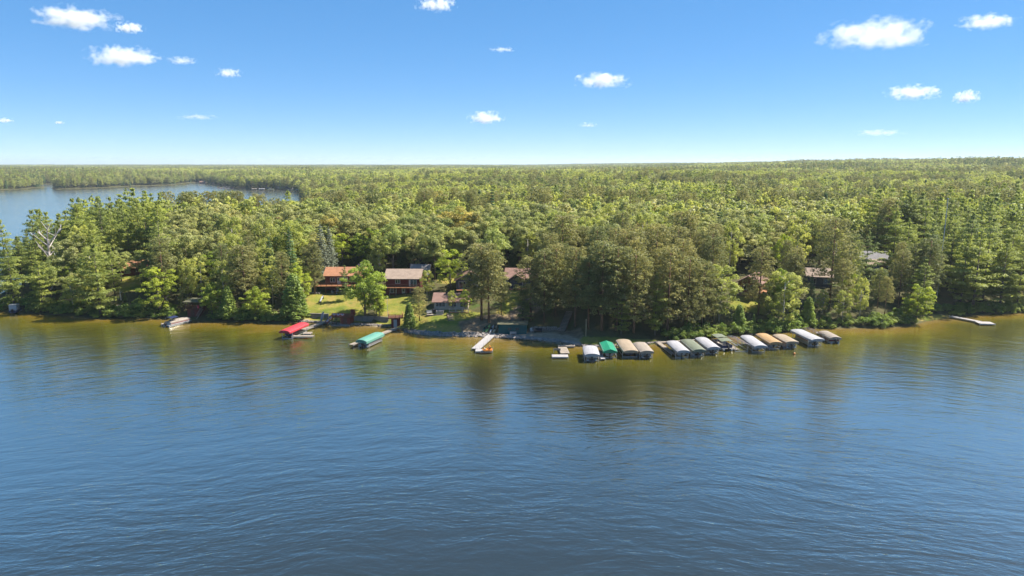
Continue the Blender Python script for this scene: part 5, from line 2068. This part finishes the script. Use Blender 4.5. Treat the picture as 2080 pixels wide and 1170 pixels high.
def pontoon_boat(loc, rz, L, label, fence='hull', cover=None, stripe='maroon', bimini=None, z0=0.12, w=2.35, motor='black', group='boats kept at the shore'):
    """stern toward local +x"""
    o = thing('pontoon_boat', label, 'boat', loc, rz, group)
    r = 0.29
    for sy in (-1, 1):
        rings = []
        for t, k in ((-0.5, 0.15), (-0.46, 0.6), (-0.40, 1.0), (0.44, 1.0), (0.47, 0.8)):
            rings.append([(t * L, sy * w * 0.36 + r * k * math.cos(a), z0 + r * k * math.sin(a) + (0.12 if k < 0.5 else 0.0)) for a in np.linspace(0, 2 * math.pi, 9)[:-1]])
        MB().loft(rings).build('pontoon', V['alu'], o, True)
    MB().b2(-L * 0.48, L * 0.46, -w / 2, w / 2, z0 + r + 0.02, z0 + r + 0.12).build('deck', V['seat'], o)
    zf = z0 + r + 0.13
    f = MB()
    x0, x1, yw = -L * 0.46, L * 0.38, w / 2 - 0.04
    for sy in (-1, 1):
        f.b2(x0 + 0.3, x1, sy * yw - 0.03, sy * yw + 0.03, zf, zf + 0.62)
    f.b2(x0 + 0.24, x0 + 0.3, -yw, yw, zf, zf + 0.62)
    f.b2(x1, x1 + 0.06, -yw, yw, zf, zf + 0.62)
    fo = f.build('fence', V[fence], o)
    for sy in (-1, 1):
        MB().b2(x0 + 0.35, x1 - 0.05, sy * (yw + 0.035) - 0.012, sy * (yw + 0.035) + 0.012, zf + 0.22, zf + 0.40).build('stripe', V[stripe], fo)
    if cover:
        rings = []
        for i in range(9):
            t = i / 8
            x = x0 + 0.15 + (x1 - x0 - 0.1) * t
            pk = 0.34 * math.sin(math.pi * min(1, 0.12 + 0.8 * t))
            rings.append([(x, -yw - 0.05, zf + 0.38), (x, -yw - 0.04, zf + 0.66), (x, -yw * 0.5, zf + 0.7 + pk * 0.8), (x, 0, zf + 0.72 + pk), (x, yw * 0.5, zf + 0.7 + pk * 0.8), (x, yw + 0.04, zf + 0.66), (x, yw + 0.05, zf + 0.38)])
        MB().loft(rings).build('mooring_cover', V[cover], o)
    else:
        for sx, lx in ((-0.30, 1.4), (0.25, 1.2)):
            for sy in (-1, 1):
                s = MB().b2(sx * L - lx / 2, sx * L + lx / 2, sy * (yw - 0.36) - 0.28, sy * (yw - 0.36) + 0.28, zf, zf + 0.40)
                s.b2(sx * L - lx / 2, sx * L + lx / 2, sy * (yw - 0.1) - 0.07, sy * (yw - 0.1) + 0.07, zf + 0.40, zf + 0.75)
                s.build('seat', V['seat'], o)
        MB().b2(-0.05 * L, 0.03 * L, 0.3, 0.85, zf, zf + 0.95).build('console', V['hull'], o)
    if bimini:
        rings = []
        bx0, bx1 = bimini[1] * L, bimini[2] * L
        for i in range(7):
            x = bx0 + (bx1 - bx0) * i / 6
            rings.append([(x, q * yw * 1.02, zf + 1.75 + 0.16 * (1 - q * q)) for q in np.linspace(-1, 1, 7)] + [(x, q * yw, zf + 1.72 + 0.16 * (1 - q * q)) for q in np.linspace(1, -1, 7)])
        MB().loft(rings).build('bimini_top', V[bimini[0]], o)
        for sx in (bx0 + 0.1, bx1 - 0.1):
            for sy in (-1, 1):
                MB().tube((sx, sy * yw * 0.98, zf + 0.6), (sx, sy * yw * 0.98, zf + 1.74), 0.025, 0.025, 6).build('bimini_pole', M['metal'], o)
    outboard(o, L * 0.45, 0, z0 + r - 0.1, motor, 1.15)
    return o


def runabout(loc, rz, L, label, hull='hull', z0=0.05, w=2.2, top='seat', motor='black', group='boats kept at the shore', stripe='blue'):
    """small powerboat, bow toward -x, stern +x"""
    o = thing('powerboat', label, 'boat', loc, rz, group)
    rings, deckr = [], []
    for t, hw, zk, zs in ((-0.5, 0.03, 0.55, 0.95), (-0.42, 0.42, 0.30, 0.92), (-0.3, 0.72, 0.12, 0.88), (-0.1, 0.95, 0.02, 0.84), (0.15, 1.0, 0.0, 0.80), (0.42, 0.96, 0.0, 0.78)):
        y = hw * w / 2
        rings.append([(t * L, 0, z0 + zk), (t * L, y * 0.72, z0 + zk + 0.16), (t * L, y, z0 + zs), (t * L, y * 0.9, z0 + zs + 0.03), (t * L, -y * 0.9, z0 + zs + 0.03), (t * L, -y, z0 + zs), (t * L, -y * 0.72, z0 + zk + 0.16)])
    h = MB().loft(rings).build('hull', V[hull], o)
    for sy in (-1, 1):
        MB().bar((-0.32 * L, sy * w * 0.37, z0 + 0.60), (0.41 * L, sy * w * 0.485, z0 + 0.52), 0.05, 0.16).build('stripe', V[stripe], h)
    MB().b2(-0.02 * L, 0.36 * L, -w * 0.33, w * 0.33, z0 + 0.83, z0 + 0.87).build('cockpit', V['seat'], o)
    for sy in (-0.5, 0.5):
        s = MB().b2(0.05 * L, 0.05 * L + 0.5, sy - 0.24, sy + 0.24, z0 + 0.87, z0 + 1.08)
        s.b2(0.05 * L + 0.44, 0.05 * L + 0.54, sy - 0.24, sy + 0.24, z0 + 1.08, z0 + 1.5)
        s.build('seat', V[top], o)
    MB().b2(0.28 * L, 0.38 * L, -0.75, 0.75, z0 + 0.87, z0 + 1.2).build('stern_bench', V[top], o)
    MB().prism([(-0.10 * L, -w * 0.40, z0 + 0.86), (-0.10 * L, w * 0.40, z0 + 0.86), (-0.02 * L, w * 0.36, z0 + 1.28), (-0.02 * L, -w * 0.36, z0 + 1.28)], (0.03, 0, 0)).build('windshield', M['glass'], o)
    outboard(o, L * 0.42, 0, z0 + 0.28, motor, 1.2)
    return o


def dock(label, pts, w, mat='wood_grey', z=0.55, sec=3.0, name='dock', pile=True, top=0.35, group=None):
    """dock along water-level points: sections with gaps, frame and pipe legs as parts"""
    pts = [np.array(q, float) for q in pts]
    o = thing(name, label, 'dock', (pts[0][0], pts[0][1], 0), 0, group)
    org = pts[0]
    for a, b in zip(pts[:-1], pts[1:]):
        d = b - a
        L = math.hypot(d[0], d[1])
        n = max(1, round(L / sec))
        rz = math.atan2(d[1], d[0])
        me = MB().box((0, 0, 0), (L / n - 0.04, w, 0.12)).mesh('deck_section', M[mat])
        fr = MB()
        for s in (-1, 1):
            fr.b2(-L / n / 2 + 0.03, L / n / 2 - 0.03, s * (w / 2 - 0.05) - 0.03, s * (w / 2 - 0.05) + 0.03, -0.22, -0.062)
        fm = fr.mesh('side_frame', M['metal'])
        for i in range(n):
            c = a + d * ((i + 0.5) / n) - org
            sct = link('deck_section', me, o, (c[0], c[1], z), rz)
            link('side_frame', fm, sct)
        if pile:
            for i in range(n + 1):
                c = a + d * (i / n) - org
                for s in (-1, 1):
                    x, y = c[0] - math.sin(rz) * s * (w / 2 + 0.05), c[1] + math.cos(rz) * s * (w / 2 + 0.05)
                    MB().tube((x, y, -1.6), (x, y, z + top), 0.035, 0.035, 6).build('leg', M['metal'], o)
    return o


# ---- docks
dock('grey plank dock running out beside the red lift canopy', [G(664, 656), G(588, 684)], 1.35)
dock('crosswise dock arm at the outer end of the red canopy dock', [G(594, 687), G(637, 687)], 1.25)
o = thing('swim_platform', 'small floating platform beside the red canopy dock', 'platform', G(625, 679))
MB().b2(-1.0, 1.0, -0.9, 0.9, 0.25, 0.37).build('deck', M['wood_grey'], o)
for y in (-0.6, 0.6):
    MB().tube((-1.0, y, 0.1), (1.0, y, 0.1), 0.18, 0.18, 10).build('float', V['alu'], o)
dock('long plank dock passing behind the teal lift canopy', [G(807, 670), G(713, 705)], 1.25)
dock('broad pale dock leading straight out from the beach', [G(1003, 680), G(966, 713)], 1.9, 'dock_white', 0.5, 3.0, top=0.75)
dock('pale crosswise end of the beach dock carrying the orange pedal boat', [G(966, 716), G(1001, 716)], 1.9, 'dock_white', 0.5, 3.0, top=0.75)
dock('short dock by the beach end, part next to the shore', [G(1168, 706), G(1133, 706)], 1.2, 'wood_grey', 0.45, 3.0, pile=False)
dock('short dock by the beach end, middle part running out', [G(1142, 709), G(1148, 722)], 2.0, 'wood_grey', 0.45, 3.0, pile=False)
dock('short dock by the beach end, outer crosswise part', [G(1121, 727), G(1154, 727)], 1.9, 'dock_white', 0.45, 3.0, top=0.05)
o = thing('dock_bench', 'grey bench standing on the short dock by the beach end', 'bench', G(1131, 719), R(90))
MB().b2(-0.3, 0.3, -0.8, 0.8, 0.9, 0.96).build('seat', M['wood_grey'], o)
MB().b2(-0.36, -0.3, -0.8, 0.8, 0.96, 1.4).build('backrest', M['wood_grey'], o)
for y in (-0.7, 0.7):
    MB().b2(-0.25, 0.25, y - 0.05, y + 0.05, 0.3, 0.9).build('leg', M['metal'], o)
dock('narrow dark dock at the start of the long lift row', [G(1337, 699), G(1368, 722)], 1.0, 'wood_grey', 0.4)
dock('dark shore walkway behind the long lift row', [G(1337, 699), G(1420, 692)], 1.0, 'wood_grey', 0.4, pile=False)
dock('lone pale dock running out from the wooded bank', [G(1931, 646), G(1990, 657)], 1.4, 'dock_white', 0.5)
dock('square end platform of the lone pale dock', [G(1984, 659), G(2016, 660)], 2.6, 'dock_white', 0.5)
for i, (a, b, lab) in enumerate([((1208, 712), (1225, 733), 'slim pale dock between the short white and the bright green canopies'), ((1285, 705), (1300, 725), 'slim pale dock between the tan and the cream canopies'),
                                 ((1545, 695), (1567, 712), 'slim pale dock between the white and the orange-tan canopies'), ((1572, 690), (1594, 706), 'slim pale dock between the orange-tan and the flat tan canopies'),
                                 ((1660, 678), (1692, 692), 'slim pale dock by the last tan boat cover'), ((1470, 697), (1498, 714), 'slim dark dock under the bare lift frame')]):
    dock(lab, [G(*a), G(*b)], 0.95, 'dock_white' if i < 5 else 'wood_grey', 0.4, group='slim docks between the lifts')
dock('small weathered dock beside the striped pontoon boat', [G(328, 661), G(352, 659)], 1.3, 'wood_grey', 0.4)
dock('small dock beside the white-topped boat near the picture edge', [G(42, 633), G(62, 631)], 1.4, 'wood_grey', 0.5, pile=False)
o = thing('shore_platform', 'grey plank platform on the bank past the overhanging pine', 'platform', P(248, 622))
MB().b2(-1.5, 1.5, -0.6, 0.6, 0.15, 0.3).build('deck', M['wood_grey'], o)
for x in (-1.3, 1.3):
    MB().b2(x - 0.08, x + 0.08, -0.5, 0.5, -0.6, 0.14).build('support', M['wood_grey'], o)

# ---- lifts and the boats they hold: (rear and front centre of the canopy), width, colour
ROW = [
    (((1198, 701), (1203, 718)), 3.3, 'white', 'arch', 'boat lift with a short boxy white canopy, next to the green one'),
    (((1231, 693), (1240, 711)), 3.2, 'green', 'gable', 'boat lift with a bright green peaked canopy'),
    (((1265, 688), (1282, 711)), 3.4, 'tan', 'arch', 'boat lift with a long tan canopy beside the bright green one'),
    (((1299, 694), (1315, 712)), 3.1, 'cream', 'arch', 'boat lift with a cream canopy, seaward of the long tan one'),
    (((1366, 691), (1389, 711)), 3.0, 'white', 'arch', 'boat lift with a white canopy, first of the long row beside the dark dock'),
    (((1395, 688), (1421, 709)), 3.1, 'olive', 'arch', 'boat lift with a dark olive green canopy in the long row'),
    (((1424, 684), (1451, 704)), 3.0, 'white', 'arch', 'boat lift with a white canopy right after the dark olive one'),
    (((1516, 680), (1546, 701)), 3.1, 'white', 'arch', 'boat lift with a white canopy after the bare frame'),
    (((1547, 676), (1577, 694)), 3.1, 'orange', 'arch', 'boat lift with an orange tan canopy'),
    (((1582, 678), (1610, 693)), 3.2, 'tan', 'arch', 'boat lift with a flat tan canopy, last before the gap'),
    (((1618, 668), (1662, 688)), 3.4, 'white', 'arch', 'boat lift with the biggest white canopy of the far group'),
]
for i, (ab, w, col, kind, lab) in enumerate(ROW):
    crown = 0.34 if i in (9, 10) else 0.44
    o, L = lift(ab, w, col, lab, kind, 1.72 if i != 10 else 1.9, crown)
    loc, rz = tuple(o.location), o.rotation_euler[2]
    what = lab.replace('boat lift with ', '').replace('a ', '', 1) if lab.startswith('boat lift with a ') else lab.replace('boat lift with ', '')
    short = ['short white', 'bright green', 'long tan', 'cream', 'first white', 'dark olive', 'second white of the long row', 'white one after the bare frame', 'orange tan', 'flat tan', 'biggest white'][i]
    if i in (0, 3, 5, 6, 9, 10):
        pontoon_boat((loc[0], loc[1], 0.25), rz, min(L * 0.92, 7.2), f'pontoon boat stored under the {short} canopy', 'hull' if i % 2 else 'alu', None, 'blue' if i in (0, 6) else 'maroon', w=2.3)
    else:
        runabout((loc[0], loc[1], 0.2), rz, min(L * 0.86, 6.4), f'powerboat stored under the {short} canopy', 'hull' if i not in (2,) else 'blue', 0.1, stripe='maroon' if i == 1 else 'blue')

o, L = lift(((1483, 683), (1511, 699)), 3.2, 'white', 'bare white lift frame with bows and no cover', bare=True)
o, L = lift(((1638, 666), (1665, 678)), 3.0, 'cream', 'bare lift frame with dark red bars behind the biggest white canopy', bare=True, z=1.9)
# pontoon boats with their own tops
a, b = G(1456, 686, 1.6), G(1478, 699, 1.6)
rz = math.atan2(b[1] - a[1], b[0] - a[0])
o = pontoon_boat(((a[0] + b[0]) / 2, (a[1] + b[1]) / 2, 0.1), rz, 7.0, 'pontoon boat with a two-piece olive top in the long row', 'blue', None, 'blue', ('olive', -0.44, 0.0), w=2.6)
rings = []
for i in range(5):
    x = 0.2 + 2.7 * i / 4
    rings.append([(x, q * 1.32, 2.12 + 0.16 * (1 - q * q)) for q in np.linspace(-1, 1, 7)] + [(x, q * 1.30, 2.09 + 0.16 * (1 - q * q)) for q in np.linspace(1, -1, 7)])
MB().loft(rings).build('rear_top', V['olive'], o)
for sx in (0.3, 2.8):
    for sy in (-1, 1):
        MB().tube((sx, sy * 1.27, 1.1), (sx, sy * 1.27, 2.1), 0.025, 0.025, 6).build('top_pole', M['metal'], o)
a, b = G(1672, 672, 1.5), G(1698, 686, 1.5)
rz = math.atan2(b[1] - a[1], b[0] - a[0])
o, L = lift(((1673, 671), (1698, 684)), 2.9, 'cream', 'boat lift with the last rounded tan cover beyond the red-barred frame', z=1.35, crown=0.5)
pontoon_boat((o.location[0], o.location[1], 0.0), o.rotation_euler[2], 6.4, 'pontoon boat beneath the last rounded tan cover', 'maroon', None, 'maroon', w=2.3)

# ---- the red and the teal lifts near the houses
o, L = lift(((617, 654), (577, 671)), 3.0, 'red', 'boat lift with a red canopy by the cabin dock', z=2.05, crown=0.5, skirt=0.4)
runabout((o.location[0], o.location[1], 0.35), o.rotation_euler[2], 6.4, 'dark powerboat hanging under the red canopy', 'blue', 0.1, stripe='maroon')
o, L = lift(((770, 674), (733, 690)), 3.0, 'teal', 'boat lift with a pale teal canopy by the long plank dock', z=1.75, crown=0.5, skirt=0.5)
pontoon_boat((o.location[0], o.location[1], 0.2), o.rotation_euler[2], 6.8, 'pontoon boat under the pale teal canopy', 'hull', None, 'blue')
# ---- striped pontoon boat at the lookout, boat at the picture edge
a, b = G(379, 652, 0.4), G(341, 661, 0.4)
pontoon_boat(((a[0] + b[0]) / 2, (a[1] + b[1]) / 2, 0.05), math.atan2(b[1] - a[1], b[0] - a[0]), 7.2, 'pontoon boat with maroon stripe and pale cover moored by the brown lookout', 'hull', 'cream', 'maroon', ('blue', 0.05, 0.36), motor='black')
p0 = G(33, 634)
o = runabout((p0[0], p0[1], 0.05), R(-75), 5.2, 'white-topped boat with blue hull moored near the picture edge', 'blue', 0.0)
MB().b2(-0.2, 1.9, -0.95, 0.95, 0.86, 2.45).build('enclosure', V['hull'], o)
# ---- small craft
def kayak(u, v, mat, label, L=3.3, rz=R(80), w=0.7):
    p = P(u, v)
    o = thing('kayak', label, 'kayak', (p[0], p[1], p[2] + 0.12), rz, 'kayaks drawn up by the teal boathouse')
    sl = math.atan2(height(p[0], p[1] + 1.2) - height(p[0], p[1] - 1.2), 2.4)
    o.rotation_euler = (0, -sl, rz)
    rings = []
    for t, k, up in ((-0.5, 0.04, 0.16), (-0.42, 0.42, 0.08), (-0.22, 0.86, 0.0), (0.05, 1.0, 0.0), (0.28, 0.8, 0.0), (0.44, 0.36, 0.08), (0.5, 0.04, 0.16)):
        rings.append([(t * L, w / 2 * k * math.cos(a), up + 0.2 + 0.2 * max(k, 0.35) * math.sin(a)) for a in np.linspace(0, 2 * math.pi, 11)[:-1]])
    MB().loft(rings).build('hull', mat, o, True)
    MB().tube((-0.1, 0, 0.39), (-0.1, 0, 0.43), 0.30, 0.26, 12).build('cockpit_rim', M['black'], o)
    MB().b2(0.08, 0.16, -0.18, 0.18, 0.40, 0.62).build('seat_back', M['black'], o)


kayak(985, 670, M['dark_green_plastic'], 'dark green kayak, first of four drawn up by the teal boathouse', rz=R(75))
kayak(991, 670, M['green_plastic'], 'lime green kayak among the four drawn up by the teal boathouse', 3.6, rz=R(72))
kayak(999, 671, M['white'], 'white kayak among the four drawn up by the teal boathouse', 3.5, rz=R(74))
kayak(1006, 671, M['cream_plastic'], 'cream kayak closest to the teal boathouse', 3.7, rz=R(72))
p = G(652, 656)
o = thing('paddleboard', 'white paddleboard standing upright at the shore end of the red canopy dock', 'paddleboard', (p[0], p[1], 0.3), R(25))
o.rotation_euler = (R(8), R(14), R(25))
rings = []
for t, k in ((0, 0.15), (0.12, 0.55), (0.35, 0.95), (0.6, 1.0), (0.85, 0.7), (0.97, 0.3), (1.0, 0.06)):
    rings.append([(0.38 * k * math.cos(a), 0.06 * math.sin(a), t * 3.0) for a in np.linspace(0, 2 * math.pi, 13)[:-1]])
MB().loft(rings).build('board', V['hull'], o, True)
MB().b2(-0.03, 0.03, 0.05, 0.26, 0.25, 0.5).build('fin', M['black'], o)
p = G(990, 713, 0.56)
o = thing('pedal_boat', 'orange pedal boat lying on the end of the beach dock', 'pedal boat', (p[0], p[1], 0.57), R(12))
rings = []
for t, k, zz in ((-1.1, 0.5, 0.22), (-0.95, 0.85, 0.05), (-0.3, 1.0, 0.0), (0.5, 1.0, 0.0), (0.95, 0.8, 0.05), (1.1, 0.55, 0.15)):
    rings.append([(t, -0.75 * k, zz + 0.06), (t, -0.55 * k, zz), (t, 0.55 * k, zz), (t, 0.75 * k, zz + 0.06), (t, 0.75 * k, 0.40), (t, 0.5 * k, 0.44), (t, -0.5 * k, 0.44), (t, -0.75 * k, 0.40)])
MB().loft(rings).build('hull', M['orange_plastic'], o)
for sy in (-0.34, 0.34):
    MB().b2(0.1, 0.6, sy - 0.27, sy + 0.27, 0.45, 0.6).b2(0.55, 0.72, sy - 0.27, sy + 0.27, 0.6, 1.05).build('seat', M['orange_plastic'], o)
MB().b2(-0.75, -0.45, -0.5, 0.5, 0.45, 0.68).build('pedal_box', M['cream_plastic'], o)
p = G(1613, 720)
o = thing('buoy', 'small orange buoy floating off the flat tan canopy', 'buoy', (p[0], p[1], 0.1))
b_ = MB()
b_.loft([[(0.28 * k * math.cos(a), 0.28 * k * math.sin(a), z) for a in np.linspace(0, 6.283, 11)[:-1]] for z, k in ((-0.2, 0.4), (-0.05, 0.9), (0.1, 1.0), (0.28, 0.75), (0.38, 0.2))])
b_.build('float', M['orange_plastic'], o, True)
MB().tube((0, 0, 0.37), (0, 0, 0.5), 0.05, 0.05, 8).build('ring', M['metal'], o)
# ================================================================ the far marina and shore, clouds, haze
def far_lift(u, v, w, L, col, label, rz=0.3):
    p = G(u, v)
    o = thing('boat_lift', label, 'boat lift', (p[0], p[1], 0), rz, 'lifts on the far shore')
    MB().loft(canopy_rings(L, w, 2.4, 0.6, 0.5, 'arch', int(u))).build('canopy', V[col], o)
    for sx in (-0.4, 0.4):
        for sy in (-1, 1):
            MB().tube((sx * L, sy * (w / 2 - 0.2), -1.5), (sx * L, sy * (w / 2 - 0.2), 2.4), 0.1, 0.1, 6).build('post', M['metal'], o)
    return o


for u, v, w, L, col, lab in [(433, 374.2, 4, 9, 'white', 'white boat cover on the far shore next to the red boathouse'), (517, 386.5, 4, 8, 'cream', 'cream boat cover on the far shore'),
                             (532, 386.8, 4, 9, 'white', 'white boat cover on the far shore, beside the cream one'), (551, 387.6, 4, 9, 'olive', 'dark boat cover on the far shore below the yellow house'),
                             (592, 389.3, 4, 10, 'olive', 'long dark boat cover on the far shore'), (606, 389.0, 4, 9, 'white', 'white boat cover beside the long dark one on the far shore'),
                             (632, 390.6, 4, 10, 'red', 'reddish boat cover on the far shore, last in sight')]:
    far_lift(u, v, w, L, col, lab, 0.2)
p = G(411, 373)
o = thing('far_boathouse', 'dark red boathouse standing over the water on the far shore', 'boathouse', p, R(10))
gable_body(11, 7, 3.2, 1.6, 'x').build('wall', M['shed_red'], o)
gable_roof(11, 7, 3.2, 1.6, 'x').build('roof', M['roof_brown'], o)
for x in (-4, 0, 4):
    MB().b2(x - 1.2, x + 1.2, -0.08, -0.01, 0.1, 2.6).build('door', M['black'], o)
for i, (u, v, dx, lab) in enumerate([(440, 382.6, 34, 'outermost floating dock of the far marina'), (452, 380.4, 34, 'middle floating dock of the far marina'), (458, 378.4, 30, 'innermost floating dock of the far marina')]):
    p = G(u, v)
    dock(lab, [p, p + np.array([dx, -dx * 0.5, 0])], 3.0, 'dock_white', 0.6, 8.0, pile=False, group='marina docks on the far shore')
    for k in range(4):
        q = p + np.array([dx, -dx * 0.5, 0]) * (0.1 + 0.26 * k) + np.array([0.5, 4.4, 0])
        runabout((q[0], q[1], 0), R(68), 7.0, f"{['first', 'second', 'third', 'fourth'][k]} boat along the {['outermost', 'middle', 'innermost'][i]} marina dock", 'hull' if (k + i) % 3 else 'maroon', 0.1, 2.6, group='boats at the far marina', stripe='maroon')


def far_house(u, v, W, D, H, rh, wall, roof, label, rz=0.0):
    p = P(u, v)
    o = thing('far_house', label, 'house', p, rz)
    gable_body(W, D, H, rh, 'x').build('wall', M[wall], o)
    gable_roof(W, D, H, rh, 'x').build('roof', M[roof], o)
    for x in (-W * 0.3, 0, W * 0.3):
        window(o, x, H * 0.55, 1.4, 1.5)
    return o


far_house(546, 383, 8, 8, 5.0, 2.4, 'cream_wall' if 'cream_wall' in M else 'beige_siding', 'roof_orange', 'cream house with orange roof among trees on the far shore', R(20))
far_house(570, 383.2, 14, 9, 4.0, 2.4, 'beige_siding', 'roof_grey', 'pale house with a light grey roof on the far shore')
far_house(586, 384.5, 11, 9, 3.6, 2.2, 'grey_siding', 'roof_grey', 'grey house beside the pale one on the far shore', R(-15))
far_house(73, 359.5, 9, 8, 6.0, 3.0, 'beige_siding', 'roof_grey', 'small white house on the wooded far shore by the channel', R(10))


# ---- clouds: lumps of scattering vapour well beyond the haze
def cloud_material():
    m, nt, n, l, p = newmat('cloud_vapour')
    n.remove(p)
    out = n['Material Output']
    tc = n.new('ShaderNodeTexCoord')
    oi = n.new('ShaderNodeObjectInfo')

    def mth(op, a, b=None, c=None, clamp=False):
        q = n.new('ShaderNodeMath')
        q.operation = op
        q.use_clamp = clamp
        for i, s in enumerate((a, b, c)):
            if s is None:
                continue
            if isinstance(s, (int, float)):
                q.inputs[i].default_value = s
            else:
                l.new(s, q.inputs[i])
        return q.outputs[0]

    sh = n.new('ShaderNodeVectorMath'); sh.operation = 'MULTIPLY_ADD'
    sc_ = n.new('ShaderNodeSeparateColor')
    l.new(oi.outputs['Color'], sc_.inputs[0])
    # noise in near-real proportions: the object is wide and flat, so stretch z
    sh.inputs[1].default_value = (2.1, 1.5, 0.9)
    l.new(tc.outputs['Object'], sh.inputs[0])
    off = n.new('ShaderNodeCombineXYZ')
    l.new(mth('MULTIPLY', oi.outputs['Random'], 37.0), off.inputs[0])
    l.new(mth('MULTIPLY', oi.outputs['Random'], 91.0), off.inputs[2])
    l.new(off.outputs[0], sh.inputs[2])
    nz = n.new('ShaderNodeTexNoise')
    nz.inputs['Scale'].default_value = 1.7
    nz.inputs['Detail'].default_value = 6
    nz.inputs['Roughness'].default_value = 0.58
    l.new(sh.outputs[0], nz.inputs['Vector'])
    ln = n.new('ShaderNodeVectorMath'); ln.operation = 'LENGTH'
    l.new(tc.outputs['Object'], ln.inputs[0])
    fall = mth('SUBTRACT', 1.0, ln.outputs['Value'])
    sep = n.new('ShaderNodeSeparateXYZ')
    l.new(tc.outputs['Object'], sep.inputs[0])
    bot = n.new('ShaderNodeMapRange')
    bot.inputs['From Min'].default_value = -0.75
    bot.inputs['From Max'].default_value = -0.25
    l.new(sep.outputs['Z'], bot.inputs['Value'])
    raw = mth('ADD', mth('MULTIPLY', fall, 1.0), mth('MULTIPLY_ADD', nz.outputs['Fac'], 3.0, -1.86))
    d = mth('MULTIPLY', raw, 1.25, None, True)
    d = mth('MULTIPLY', d, bot.outputs[0])
    d = mth('MULTIPLY', d, sc_.outputs[0])
    pv = n.new('ShaderNodeVolumePrincipled')
    pv.inputs['Color'].default_value = (0.99, 0.99, 0.99, 1)
    pv.inputs['Anisotropy'].default_value = 0.1
    l.new(d, pv.inputs['Density'])
    l.new(pv.outputs[0], out.inputs['Volume'])
    return m


CM = cloud_material()
import bmesh as _bm
_b = _bm.new()
_bm.ops.create_icosphere(_b, subdivisions=3, radius=1.0)
CLOUD_ME = bpy.data.meshes.new('cloud')
_b.to_mesh(CLOUD_ME)
_b.free()
CLOUD_ME.materials.append(CM)
CL = [(155, 38, 190, 58, 1.0, 'large ragged white cloud high near the picture corner, over the bay'), (263, 57, 66, 30, 1.0, 'small round cloud beside the large ragged one'),
      (250, 116, 165, 54, 1.0, 'broad white cloud below the large ragged one'), (370, 124, 74, 20, 0.35, 'thin streak of cloud beside the broad white one'),
      (465, 149, 60, 26, 0.45, 'faint small cloud standing apart above the bay'), (885, 9, 95, 40, 0.8, 'small cloud cut by the top of the picture'),
      (1020, 101, 66, 12, 0.25, 'very faint flat wisp high above the middle of the wood'), (1225, 165, 130, 42, 0.8, 'white cloud by itself above the olive pines'),
      (988, 240, 95, 36, 0.8, 'small low cloud above the beach dock'), (1782, 72, 255, 76, 0.8, 'biggest cloud, lumpy and grey beneath, above the grey-roofed house'),
      (2005, 45, 130, 40, 0.7, 'flat cloud in the picture corner beside the biggest one'), (1855, 190, 125, 40, 0.9, 'neat dome-shaped cloud under the biggest one'),
      (1962, 198, 66, 34, 0.8, 'little cloud next to the dome-shaped one'), (1785, 270, 115, 18, 0.25, 'faint low streak of cloud above the wooded hill'),
      (402, 238, 100, 16, 0.2, 'faint low wisps above the far marina'), (8, 245, 44, 14, 0.5, 'tiny low cloud at the picture edge above the bay'),
      (121, 249, 26, 9, 0.5, 'tiny low cloud speck above the bay'), (1195, 254, 50, 14, 0.2, 'barely visible low wisp above the middle of the wood')]
for u, v, w, h, den, lab in CL:
    d = ray(u, v)
    alt = 1500.0
    t = (alt - CAM_H) / d[2]
    c = np.array([d[0] * t, d[1] * t, alt])
    dist = np.linalg.norm(d) * t
    zc = dist / np.linalg.norm(d)
    sx, sz = w / FPX * zc / 2, h / FPX * zc / 2
    o = link('cloud', CLOUD_ME, None, c)
    o.scale = (sx, sx * 0.75, sz)
    o.color = (den * 7.5 / (sx), 0, 0, 1)
    tag(o, lab, 'cloud', 'fair-weather clouds')

# ---- haze over the land
m, nt, n, l, p_ = newmat('haze_air')
n.remove(p_)
pv = n.new('ShaderNodeVolumePrincipled')
pv.inputs['Color'].default_value = (0.80, 0.90, 1.0, 1)
pv.inputs['Density'].default_value = 6.5e-5
pv.inputs['Anisotropy'].default_value = 0.25
l.new(pv.outputs[0], n['Material Output'].inputs['Volume'])
hz = MB().b2(-16000, 16000, -1200, 16500, -6, 95).build('haze', m)
tag(hz, 'thin pale blue summer haze over lake and woods', 'haze', kind='stuff')
